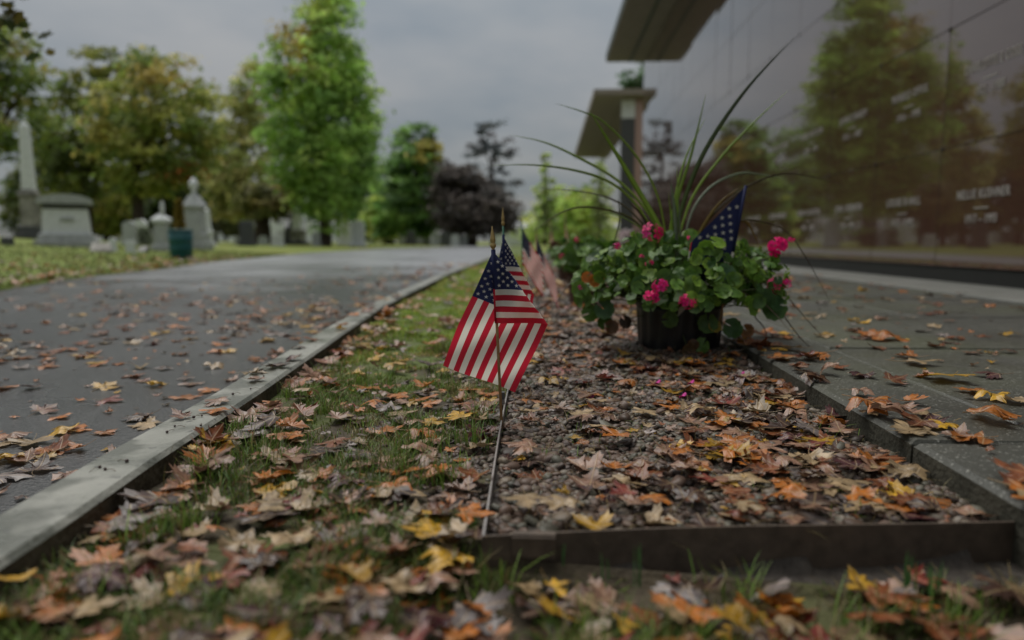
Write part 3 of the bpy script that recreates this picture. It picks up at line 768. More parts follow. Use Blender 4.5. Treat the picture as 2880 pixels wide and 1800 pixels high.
# ------------------------------------------------------------------ cemetery stones across the road
def stone(kind, label, px, py, wpx, hpx, m='stone', rot=0., group=None, name=None, thick=.35, cat='gravestone', Y=None):
    base = on_lawn(px, py) if Y is None else np.array([at(px, py, Y)[0], Y, at(px, py, Y)[2]])
    dep = to_px(base)[2][0]
    u = dep / FPX; wd = wpx * u; h = hpx * u; t = wd * thick
    x, y, z = base
    z -= .03
    root = thing(name or 'gravestone', (x, y, z), label, cat, group)
    mm = M[m]
    if kind == 'tablet':                                     # slab with a rounded head on a base
        b0 = MB(); b0.box(x - wd * .62, x + wd * .62, y - t, y + t, z, z + h * .14, 0, .02 * wd); b0.build('base', mm, root)
        V = []; n = 13; hw = wd / 2; zs = z + h - hw * .75
        out_ = [(-hw, z + h * .14), (hw, z + h * .14)] + [(hw * math.cos(a), zs + hw * .75 * math.sin(a)) for a in np.linspace(0, math.pi, n)]
        F = []; k_ = len(out_)
        for s_ in (-1, 1): V += [(x + a, y + s_ * t * .55, b_) for a, b_ in out_]
        F = [tuple(range(k_)), tuple(range(2 * k_ - 1, k_ - 1, -1))] + [(i, k_ + i, k_ + (i + 1) % k_, (i + 1) % k_) for i in range(k_)]
        b1 = MB(); b1.add(V, F); b1.build('tablet', mm, root)
    elif kind == 'block':                                    # upright die on a wider base with a rough top
        b0 = MB(); b0.box(x - wd * .6, x + wd * .6, y - t, y + t, z, z + h * .2, 0, .03 * wd); b0.build('base', mm, root)
        b1 = MB(); b1.frustum((x, y), wd * .5 * 1.414, wd * .47 * 1.414, z + h * .2, z + h * .93, sy=t / wd * 1.6); b1.frustum((x, y), wd * .50 * 1.414, wd * .40 * 1.414, z + h * .93, z + h, sy=t / wd * 1.6)
        b1.build('die', mm, root)
    elif kind == 'slant':
        b0 = MB(); hw = wd / 2
        V = [(x - hw, y - t, z), (x + hw, y - t, z), (x + hw, y + t, z), (x - hw, y + t, z), (x - hw, y - t * .8, z + h * .25), (x + hw, y - t * .8, z + h * .25), (x + hw * .8, y + t * .7, z + h), (x - hw * .8, y + t * .7, z + h)]
        b0.add(V, [(3, 2, 1, 0), (0, 1, 5, 4), (4, 5, 6, 7), (1, 2, 6, 5), (2, 3, 7, 6), (3, 0, 4, 7)]); b0.build('slant_block', mm, root)
        b1 = MB(); b1.box(x - hw * 1.1, x + hw * 1.1, y - t * 1.1, y + t * 1.1, z - .05, z + h * .06); b1.build('base', M['dark_stone'], root)
    elif kind == 'obelisk':
        b0 = MB(); b0.box(x - wd * .75, x + wd * .75, y - wd * .75, y + wd * .75, z, z + h * .06, 0, .02); b0.box(x - wd * .6, x + wd * .6, y - wd * .6, y + wd * .6, z + h * .06, z + h * .11, 0, .02); b0.build('base', M['dark_stone'] if m == 'pale_stone' and h > 3 else mm, root)
        b2 = MB(); b2.box(x - wd * .47, x + wd * .47, y - wd * .47, y + wd * .47, z + h * .11, z + h * .36); b2.frustum((x, y), wd * .80, wd * .80, z + h * .36, z + h * .385); b2.frustum((x, y), wd * .72, wd * .55, z + h * .385, z + h * .42); b2.build('pedestal', M['stained_stone'] if h > 3 else mm, root)
        b1 = MB(); b1.frustum((x, y), wd * .50, wd * .34, z + h * .42, z + h * .94); b1.frustum((x, y), wd * .34, .01, z + h * .94, z + h); b1.build('shaft', mm, root)
    elif kind == 'urn':                                      # tall pedestal with shoulders carrying a draped urn
        b0 = MB(); b0.box(x - wd * .8, x + wd * .8, y - wd * .6, y + wd * .6, z, z + h * .10, 0, .02); b0.box(x - wd * .65, x + wd * .65, y - wd * .5, y + wd * .5, z + h * .10, z + h * .22, 0, .02); b0.build('base', mm, root)
        b1 = MB(); b1.frustum((x, y), wd * .68, wd * .60, z + h * .22, z + h * .58); b1.frustum((x, y), wd * .80, wd * .80, z + h * .58, z + h * .61); b1.frustum((x, y), wd * .76, wd * .3, z + h * .61, z + h * .76); b1.build('pedestal', mm, root)
        b2 = MB(); r_ = wd * .26; b2.lathe((x, y, z + h * .76), [(r_ * .6, 0), (r_ * .5, h * .02), (r_ * .4, h * .05), (r_ * .9, h * .10), (r_ * 1.05, h * .15), (r_ * .8, h * .19), (r_ * .5, h * .205), (r_ * .35, h * .23), (0, h * .24)], 14); b2.build('urn', M['pale_stone'], root, smooth=True)
    elif kind == 'gabled':                                   # square tomb with overhanging cap and cross finial
        b0 = MB(); b0.box(x - wd * .6, x + wd * .6, y - wd * .5, y + wd * .5, z, z + h * .14, 0, .02); b0.build('base', mm, root)
        b1 = MB(); b1.frustum((x, y), wd * .60, wd * .54, z + h * .14, z + h * .58, sy=.8); b1.build('die', mm, root)
        b2 = MB(); b2.frustum((x, y), wd * .74, wd * .74, z + h * .58, z + h * .64, sy=.85); b2.frustum((x, y), wd * .74, wd * .22, z + h * .64, z + h * .74, sy=.85); b2.build('cap', M['pale_stone'], root)
        b3 = MB(); r_ = wd * .12; b3.lathe((x + wd * .12, y, z + h * .74), [(r_ * 1.4, 0), (r_, h * .06), (r_ * 1.3, h * .12), (r_ * .9, h * .18), (r_ * 1.1, h * .22), (0, h * .26)], 10); b3.build('finial', M['pale_stone'], root, smooth=True)
    elif kind == 'domed':                                    # big family monument: base courses, battered die, curved hood
        ty = wd * .36
        b0 = MB(); b0.box(x - wd * .62, x + wd * .62, y - ty * 1.5, y + ty * 1.5, z, z + h * .13, 0, .02); b0.box(x - wd * .54, x + wd * .54, y - ty * 1.25, y + ty * 1.25, z + h * .13, z + h * .25, 0, .04); b0.build('base', mm, root)
        b1 = MB(); b1.frustum((x, y), wd * .47 * 1.414, wd * .43 * 1.414, z + h * .25, z + h * .72, sy=ty / wd * 2); b1.build('die', M['pale_stone'], root)
        b4 = MB(); b4.frustum((x, y), wd * .44 * 1.414, wd * .44 * 1.414, z + h * .72, z + h * .82, sy=ty / wd * 2.05); b4.build('frieze', M['dark_stone'], root)
        V = []; n = 15; hw = wd * .53
        out_ = [(-hw, z + h * .82), (hw, z + h * .82)] + [(hw * math.cos(a), z + h * .87 + h * .13 * math.sin(a)) for a in np.linspace(0, math.pi, n)]
        k_ = len(out_)
        for s_ in (-1, 1): V += [(x + a, y + s_ * ty * 1.12, b_) for a, b_ in out_]
        F = [tuple(range(k_)), tuple(range(2 * k_ - 1, k_ - 1, -1))] + [(i, k_ + i, k_ + (i + 1) % k_, (i + 1) % k_) for i in range(k_)]
        b2 = MB(); b2.add(V, F); b2.build('hood', mm, root)
        # carved family panel on the die
        b3 = MB(); b3.box(x - wd * .10, x + wd * .16, y - ty * 1.02, y - ty * .93, z + h * .50, z + h * .56); b3.build('carved_panel', M['stone'], root)
    if rot:
        root.rotation_euler = (0, 0, rot)
    return root
stone('obelisk', 'tall pale obelisk on a stained pedestal and dark base at far left', 92, 672, 42, 330, 'pale_stone', cat='obelisk', name='obelisk', rot=.35)
stone('domed', 'large grey family monument with curved hood beside the obelisk', 192, 692, 122, 145, 'stone', cat='monument', name='family_monument', rot=.55)
stone('block', 'small dark block gravestone at the left edge of the photo', 21, 690, 30, 26, 'dark_stone')
stone('slant', 'slant faced weathered marker on dark base in front of the hooded monument', 285, 709, 54, 30, 'stained_stone', rot=.5, thick=.5)
stone('tablet', 'small white rounded marker just right of the slant faced one', 318, 706, 20, 40, 'pale_stone')
stone('obelisk', 'slim white obelisk in front of the dark tree trunks', 342, 652, 28, 98, 'pale_stone', cat='obelisk', name='obelisk')
stone('block', 'low white stone behind the hooded monument on its right', 292, 640, 22, 20, 'pale_stone')
stone('tablet', 'grey rounded tablet with a mottled face left of the gabled tomb', 366, 690, 34, 70, 'stone')
stone('tablet', 'pale mottled tablet between the grey tablet and the gabled tomb', 398, 684, 36, 68, 'pale_stone')
stone('block', 'little white block on the grass before the mottled tablets', 368, 710, 22, 36, 'pale_stone')
stone('slant', 'low dark slant marker left of the gabled tomb', 402, 708, 26, 18, 'dark_stone', thick=.6)
stone('gabled', 'square tomb with overhanging pale cap and finial left of the green barrel', 458, 706, 40, 142, 'stone', cat='monument', name='capped_tomb')
stone('urn', 'tall grey pedestal monument carrying an urn behind the green barrel', 553, 700, 46, 200, 'stone', cat='monument', name='urn_monument')
stone('obelisk', 'small pale obelisk tucked against the urn monument', 585, 690, 26, 105, 'pale_stone', cat='obelisk', name='obelisk')
stone('block', 'broad pale stone right of the urn monument', 606, 678, 44, 62, 'pale_stone')
stone('block', 'dark grey upright gravestone alone left of the thick trunk', 696, 692, 36, 72, 'dark_stone')
for (px, py, wp, hp, kd, mm_, lb) in [
    (655, 680, 22, 30, 'tablet', 'pale_stone', 'small pale tablet left of the dark upright gravestone'),
    (670, 688, 18, 24, 'block', 'stone', 'tiny grey block close by the dark upright gravestone'),
    (741, 688, 26, 26, 'tablet', 'pale_stone', 'low white rounded stone below the thick trunk'),
    (764, 680, 24, 60, 'tablet', 'pale_stone', 'narrow white tablet right of the thick trunk'),
    (782, 692, 30, 34, 'block', 'pale_stone', 'squat white block before the narrow white tablet'),
    (817, 688, 28, 50, 'block', 'dark_stone', 'dark upright stone in front of the pinkish obelisk'),
    (876, 682, 30, 62, 'tablet', 'pale_stone', 'pale tablet just left of the maple trunk'),
    (890, 692, 22, 40, 'tablet', 'stone', 'grey tablet touching the left of the maple trunk'),
    (936, 680, 24, 54, 'tablet', 'pale_stone', 'pale tablet just right of the maple trunk'),
    (970, 690, 36, 72, 'tablet', 'pale_stone', 'left tablet of the white rounded pair right of the maple'),
    (1008, 694, 36, 76, 'tablet', 'pale_stone', 'right tablet of the white rounded pair right of the maple'),
    (1050, 676, 30, 26, 'block', 'pale_stone', 'low pale stone beyond the white rounded pair'),
    (1138, 688, 24, 44, 'tablet', 'pale_stone', 'curved pale stone below the rounded green tree'),
    (1158, 690, 22, 40, 'block', 'dark_stone', 'dark stone beside the curved pale one under the green tree'),
    (1226, 691, 22, 34, 'tablet', 'pale_stone', 'pale tablet at the left foot of the copper beech'),
    (1252, 692, 26, 40, 'block', 'dark_stone', 'dark block under the copper beech'),
    (1280, 692, 24, 34, 'tablet', 'pale_stone', 'pale tablet nearest the copper beech trunk on its left'),
    (1306, 692, 18, 30, 'block', 'stone', 'narrow grey stone touching the copper beech trunk')]:
    stone(kd, lb, px, py, wp, hp, mm_, thick=.3)
rs = random.Random(77)
for lo, hi, n_, lb in [(560, 690, 12, 'tiny blurred gravestone in the rows right of the urn monument'), (712, 830, 13, 'tiny blurred gravestone in the rows between thick trunk and pinkish obelisk'),
                       (860, 1060, 9, 'tiny blurred gravestone in the rows around the maple trunk'), (1090, 1330, 10, 'tiny blurred gravestone in the far row before the copper beech'), (330, 440, 6, 'tiny blurred gravestone in the rows left of the capped tomb')]:
    for i in range(n_):
        px_ = lo + (hi - lo) * (i + rs.uniform(.1, .9)) / n_
        kd_ = rs.choice(['tablet', 'tablet', 'block', 'obelisk'])
        stone(kd_, lb, px_, rs.uniform(668, 686) if px_ < 1080 else rs.uniform(687, 691), rs.uniform(15, 28) * (.5 if kd_ == 'obelisk' else 1), rs.uniform(30, 56) * (1.4 if kd_ == 'obelisk' else 1), rs.choice(['pale_stone', 'pale_stone', 'stone', 'dark_stone']), thick=.3, group='far small gravestones')
stone('obelisk', 'pinkish obelisk on stepped base between thick trunk and maple', 840, 690, 36, 108, 'pale_stone', cat='obelisk', name='obelisk')

# pale low house beyond the road end
hx0, hx1 = at(1385, 690, 120)[0], at(1500, 690, 120)[0]
hs = thing('house', ((hx0 + hx1) / 2, 120, -.1), 'low white house far away behind the row of flags', 'house')
b = MB(); b.box(hx0, hx1, 117, 124, -.1, at(1400, 640, 117)[2]); b.build('wall', M['white_paint'], hs)
b = MB(); zt = at(1400, 640, 117)[2]; zr = at(1400, 618, 117)[2]
b.add([(hx0 - .3, 116.6, zt + .002), (hx1 + .3, 116.6, zt + .002), (hx1 + .3, 124.4, zt + .002), (hx0 - .3, 124.4, zt + .002), (hx0 - .3, 120.5, zr), (hx1 + .3, 120.5, zr)],
      [(0, 1, 5, 4), (2, 3, 4, 5), (1, 2, 5), (3, 0, 4), (3, 2, 1, 0)]); b.build('roof', M['roof'], hs)

# teal litter barrel at the road edge
tb = on_lawn(511, 727); dep = to_px(tb)[2][0]; u = dep / FPX; R_ = 33 * u; Hh = 81 * u
br = thing('litter_barrel', tuple(tb), 'dark teal litter barrel on the grass at the road edge', 'barrel')
b = MB(); b.lathe(tb, [(R_ * .86, 0), (R_ * .88, .02), (R_ * .91, Hh * .3), (R_ * .945, Hh * .32), (R_ * .945, Hh * .34), (R_ * .93, Hh * .36), (R_ * .95, Hh * .62), (R_ * .985, Hh * .64), (R_ * .985, Hh * .66), (R_ * .965, Hh * .68), (R_ * .98, Hh * .96), (R_ * .9, Hh * .96), (R_ * .85, Hh * .5), (0, Hh * .45)], 28); b.build('body', M['teal'], br, smooth=True)
b = MB(); b.lathe(tb, [(R_ * .985, Hh * .945), (R_ * 1.04, Hh * .95), (R_ * 1.05, Hh * .985), (R_ * .99, Hh), (R_ * .93, Hh * .985), (R_ * .93, Hh * .962)], 28); b.build('rim', M['teal'], br, smooth=True)
# yellow shrub behind barrel
def shrub(name, label, px, py0, py1, hw, Y, cols, n, ls, seed):
    r = np.random.default_rng(seed)
    c0 = at(px, py0, Y); c1 = at(px, py1, Y); g0 = float(lawn_z(c0[0], Y))
    root = thing(name, (c0[0], Y, g0), label, 'shrub')
    u_ = Y / FPX
    t = r.uniform(0, 1, n); a = r.uniform(0, 2 * math.pi, n); rr = np.sqrt(r.uniform(0, 1, n)) * hw * u_ * (1 - .6 * t)
    P = np.stack([c0[0] + rr * np.cos(a), Y + rr * np.sin(a), g0 + (c1[2] - g0) * t], 1)
    d1 = r.normal(0, 1, (n, 3)); d1[:, 2] += 1; d1 /= np.linalg.norm(d1, axis=1)[:, None]; d2 = np.cross(d1, r.normal(0, 1, (n, 3))); d2 /= np.linalg.norm(d2, axis=1)[:, None]
    V = np.stack([P + d1 * ls, P + d2 * ls * .4, P - d1 * ls, P - d2 * ls * .4], 1).reshape(-1, 3)
    c = np.array(cols)[r.integers(0, len(cols), n)] * r.uniform(.7, 1.3, (n, 1))
    np_mesh('foliage', V, np.arange(4 * n).reshape(-1, 4), M['crown'], root, col=np.repeat(c, 4, 0))
    mb = MB()
    for i in range(5): mb.tube([(c0[0], Y, g0 - .05), (c0[0] + r.normal(0, .1) * hw * u_, Y, (g0 + c1[2]) / 2), (c0[0] + r.normal(0, .3) * hw * u_, Y, c1[2])], [.03, .02, .008], 5)
    mb.build('stem', M['bark'], root)
shrub('golden_shrub', 'upright golden yellow shrub rising behind the teal barrel', 508, 660, 560, 20, 24, [(.20, .15, .02), (.16, .13, .02), (.22, .14, .03)], 900, .08, 4)
shrub('hydrangea_shrub', 'pale greenish bush among the small stones left of the tomb', 405, 690, 640, 34, 26, [(.20, .24, .16), (.12, .16, .07), (.25, .27, .22)], 900, .07, 5)
# ------------------------------------------------------------------ steel edging of the gravel bed
ed = thing('steel_edging', (EDX, .9, 0), 'thin steel edging strip framing the gravel bed at its left and front', 'edging')
EDH = .030
b = MB()
ys = np.concatenate([np.linspace(.893, 4, 24), np.linspace(4.5, BED1, 20)])
V = []
for y in ys:
    x = edge_x(y) + .0025 * math.sin(y * 3.1); h = EDH - .012 * min(1, max(0, (y - .9) / 1.2)) + .002 * math.sin(y * 5)
    V += [(x - .0016, y, -.05), (x - .0016, y, h), (x + .0016, y, h), (x + .0016, y, -.05)]
F = [(i * 4 + j, (i + 1) * 4 + j, (i + 1) * 4 + j + 1, i * 4 + j + 1) for i in range(len(ys) - 1) for j in range(3)] + [(0, 1, 2, 3)]
b.add(V, F); b.build('side_strip', M['steel'], ed)
b = MB()
xs = np.linspace(EDX, .70, 20); V = []
for x in xs:
    y = bed_front(x) - .012 + .002 * math.sin(x * 9); h = EDH + .004 * math.sin(x * 4 + 1)
    V += [(x, y - .0018, -.05), (x, y - .0018, h), (x, y + .0018, h), (x, y + .0018, -.05)]
F = [(i * 4 + j + 1, i * 4 + j, (i + 1) * 4 + j, (i + 1) * 4 + j + 1) for i in range(len(xs) - 1) for j in range(3)] + [(0, 1, 2, 3), tuple((len(xs) - 1) * 4 + q for q in (3, 2, 1, 0))]
b.add(V, F); b.build('front_strip', M['rust_steel'], ed)
b = MB(); x0 = -.045
b.box(x0, x0 + .058, bed_front(x0) - .019, bed_front(x0) - .0155, EDH - .026, EDH + .002, 0, .001)
b.box(x0, x0 + .058, bed_front(x0) - .0152, bed_front(x0) - .002, EDH + .0022, EDH + .004); b.build('connector_plate', M['rust_steel'], ed)
b = MB(); yy = 1.70; x = edge_x(yy) - .006
b.box(x - .004, x + .0035, yy - .006, yy + .006, -.05, .052, 0, .001); b.build('stake', M['dark_stone'], ed)
b = MB(); b.box(x - .0045, x + .004, yy - .0075, yy - .0065, .024, .034); b.build('stake_clip', M['steel'], ed)

# ------------------------------------------------------------------ small stick flags
STAR = [(math.sin(2 * math.pi * i / 10) * (1 if i % 2 == 0 else .40), math.cos(2 * math.pi * i / 10) * (1 if i % 2 == 0 else .40)) for i in range(10)]
def stick_flag(label, base, tip_px, Y, k=1.0, sq=1.0, slope=.70, dirR=(1, .02), dirL=(-.40, .915), sag=.12, pole_m='dowel', flip=1, group='stick flags', hoist=(66, 273), F_=364., finial=True, spread=1.0, cut=None, lean=0., wave=1.0):
    """2D drape in photograph pixels relative to the finial tip, hung in a vertical plane at distance Y facing the camera"""
    root = thing('stick_flag', tuple(base), label, 'flag', group)
    u = Y / FPX
    tip = at(tip_px[0], tip_px[1], Y)
    base = np.array(base, float)
    poledir = (base - tip)
    L_ = np.linalg.norm(poledir); pd = poledir / L_
    side = np.array([1., 0, 0]); side -= pd * side.dot(pd); side /= np.linalg.norm(side)
    nrm = np.array([0, -1., 0])
    down = np.array([0, 0, -1.])
    H = (hoist[1] - hoist[0]) * k; F = F_ * k
    def P2(a, b_, off):        # a right (px), b_ down (px)
        return np.array([flip * a * u, 0, 0]) + down * b_ * u + nrm * off
    hp = lambda t: tip + pd * ((hoist[0] * k + t * H) * u)
    dR = np.array(dirR); dL = np.array(dirL)
    def pos(s, t, side_off=0.):
        sf = t * H * slope                      # where the cloth turns over
        a = s * F
        ph = s * 7 + t * 3
        wv = wave * (.0025 * math.sin(ph * 1.7 + t * 2) + .0015 * math.sin(s * 13 + t * 7)) * k
        if a <= sf or slope <= 0 and False:
            q = a
            v = np.array([q * dR[0], q * dR[1] - sag * q * (1 - q / max(sf, 1e-3)) * .5])
            off = .0045 + .004 * (q / max(sf, 1)) * (1 - q / max(sf, 1)) * 4 * .5
        else:
            q = a - sf
            v = np.array([sf * dR[0], sf * dR[1]]) + dL * q + np.array([-dL[1], dL[0]]) * (.03 * q * math.sin(q / (F + 1) * 3))
            off = -.0055 - .004 * math.tanh(q / 40.) 
        e = math.tanh((sf - a) / 6.)
        off = (.5 * (1 + e)) * .005 + (.5 * (1 - e)) * -.0065
        off = off * k + wv * min(1, abs(a) / 25.) + side_off
        return hp(t) + P2(v[0] * sq, v[1] * spread, off)
    nt_, ns = (39 if slope else 24), 75      # the pot's flag is furled below its first white stripe
    smax = 1.0 if cut is None else cut
    V = []; Fa = []; mi = []
    svals = np.unique(np.concatenate([np.linspace(0, smax, ns), [.4]]))
    ns = len(svals)
    for j in range(nt_ + 1):
        for s in svals: V.append(pos(s, j / 39))
    for j in range(nt_):
        st = j // 3
        for i in range(ns - 1):
            Fa.append((j * ns + i, j * ns + i + 1, (j + 1) * ns + i + 1, (j + 1) * ns + i))
            mi.append(2 if st < 7 and svals[i + 1] <= .4001 else (0 if st % 2 == 0 else 1))
    # stars sewn on both faces
    th = 7 / 13
    spots = [(.4 * ((2 * c + 1 + (row % 2)) / 12), th * (row + 1) / 10) for row in range(9) for c in range(6 if row % 2 == 0 else 5)]
    if slope == 0:            # gathered cloth: the pleats leave an even scatter of stars in sight
        pq = np.array([pd[0], -pd[2]]); pq /= np.linalg.norm(pq); A_ = np.linalg.inv(np.array([[pq[0] * H, dL[0] * F], [pq[1] * H, dL[1] * F]])); spots = []
        for i_ in range(-14, 15):
            for j_ in range(-14, 15):
                d2 = np.array([(i_ + .5 * (j_ % 2)) * 27, j_ * 15.5]); d2 = np.array([d2[0] * .82 - d2[1] * .57, d2[0] * .57 + d2[1] * .82]) + np.array([-4., 30.])
                tt, ss = A_ @ d2
                if .03 < tt < .50 and .03 < ss < .375: spots.append((ss, tt))
    for sc_, tc_ in spots:
        if True:
            if sc_ > smax: continue
            for so in (.0009, -.0009):
                b0 = len(V)
                V.append(pos(sc_, tc_, so))
                rs = .0168
                for (ax_, ay_) in STAR: V.append(V[b0] + np.array([ax_ * 7.2 * k * u, 0, ay_ * 7.2 * k * u]) if slope == 0 else pos(max(0.001, sc_ + ax_ * rs * .98), max(0, tc_ - ay_ * rs * F / H), so))
                for i in range(10): Fa.append((b0, b0 + 1 + i, b0 + 1 + (i + 1) % 10)); mi.append(1)
    V = np.array(V)
    mb = MB(); mb.V = [tuple(v) for v in V]; mb.F = Fa; mb.mi = mi
    cl = mb.build('flag_cloth', [M['flag_red'], M['flag_white'], M['flag_blue']], root)
    cl.data.polygons.foreach_set('use_smooth', [True] * len(cl.data.polygons))
    # sleeve round the pole
    mb = MB()
    mb.tube([hp(-.005), hp(.53)], .0052 * k, 8, 2); mb.tube([hp(.532), hp(1.0 if slope else .62)], .0048 * k, 8, 0 if slope else 1)
    mb.build('sleeve', [M['flag_red'], M['flag_white'], M['flag_blue']], root, smooth=True)
    mb = MB(); mb.tube([tip + pd * 40 * k * u, (tip + base) / 2, base + pd * .06], .0033 * max(k, .8) if pole_m == 'dowel' else .003, 8); mb.build('pole', M[pole_m], root, smooth=True)
    if finial:
        mb = MB(); r = .0058 * k
        pts = [(0.0, 0), (.28, 8), (.62, 20), (.92, 34), (1.0, 42), (.72, 46), (.78, 48), (1.12, 51), (1.12, 57), (.8, 60), (.6, 63)]
        mb.tube([tip + pd * d * k * u for _, d in pts], [max(.0003, q * r) for q, _ in pts], 10); mb.build('finial', M['gold'], root, smooth=True)
    return root
fb = on_ground(1412, 1212, 0.0)
stick_flag('sharp nearest stick flag by the gravel corner, cloth folded over to the right', fb, (1384, 636), fb[1], 1.0, wave=1.9)
Y2 = 1.98
stick_flag('second stick flag close behind the nearest one, green pole and narrow furled cloth', (at(1425, 1000, Y2)[0], Y2, 0), (1414, 584), Y2, .80, sq=.60, slope=.85, dirL=(-.30, .95), pole_m='green_dowel', hoist=(95, 300))
Y3 = 3.55
stick_flag('third stick flag in the row, blurred, stripes fanned out to the right', (at(1472, 850, Y3)[0], Y3, 0), (1467, 606), Y3, .46, sq=1.0, slope=.05, dirL=(.34, .55), pole_m='green_dowel', hoist=(75, 300), wave=2.5)
Y4 = 4.0
stick_flag('fourth stick flag, pale pink and blurred, cloth hanging wide', (at(1508, 850, Y4)[0], Y4, 0), (1508, 640), Y4, .44, sq=1.7, slope=.1, dirL=(.20, .72), hoist=(55, 270), wave=2.0)
Y5 = 7.0
stick_flag('far small stick flag standing out of the hindmost pot', (at(1592, 720, Y5)[0], Y5, .1), (1588, 585), Y5, .26, sq=.5, slope=.2, dirL=(.12, .97), hoist=(50, 260))
stick_flag('far faint stick flag left of the hindmost pot', (at(1556, 745, 8.0)[0], 8.0, 0), (1546, 606), 8.0, .24, sq=.6, slope=.2, dirL=(.05, .97), hoist=(60, 270))

# ------------------------------------------------------------------ flower pots, geraniums, spike plants
def pot(name, label, c, r, h, m, z0, ribs=True):
    root = thing(name, (c[0], c[1], z0), label, 'flower pot')
    def wb(a, z):
        return .02 * math.cos(18 * a) * (1 if .05 * h < z < .78 * h else 0) if ribs else 0
    mb = MB()
    prof = [(r * .86, 0), (r * .875, h * .05), (r * .885, h * .08), (r * .92, h * .4), (r * .95, h * .76), (r * .955, h * .80), (r * .965, h * .88), (r * .90, h * .88), (r * .88, h * .70), (0, h * .69)]
    mb.lathe((c[0], c[1], z0), prof, 108 if ribs else 32, wob=wb); mb.build('body', m, root, smooth=True)
    mb = MB(); mb.lathe((c[0], c[1], z0), [(r * .97, h * .872), (r * 1.02, h * .875), (r * 1.035, h * .90), (r * 1.03, h * .985), (r * 1.01, h), (r * .94, h), (r * .93, h * .90)], 56); mb.build('rim', m, root, smooth=True)
    mb = MB(); mb.lathe((c[0], c[1], z0 + h * .80), [(0, .012), (r * .5, .008), (r * .87, 0), (r * .87, -.01)], 24); mb.build('soil', M['soil'], root)
    return root
PZ = .012; PH = .205; PR = .162
pot('flower_pot', 'black ribbed plastic pot on a mound of gravel, under the pink geranium', POT, PR, PH, M['pot_black'], PZ)

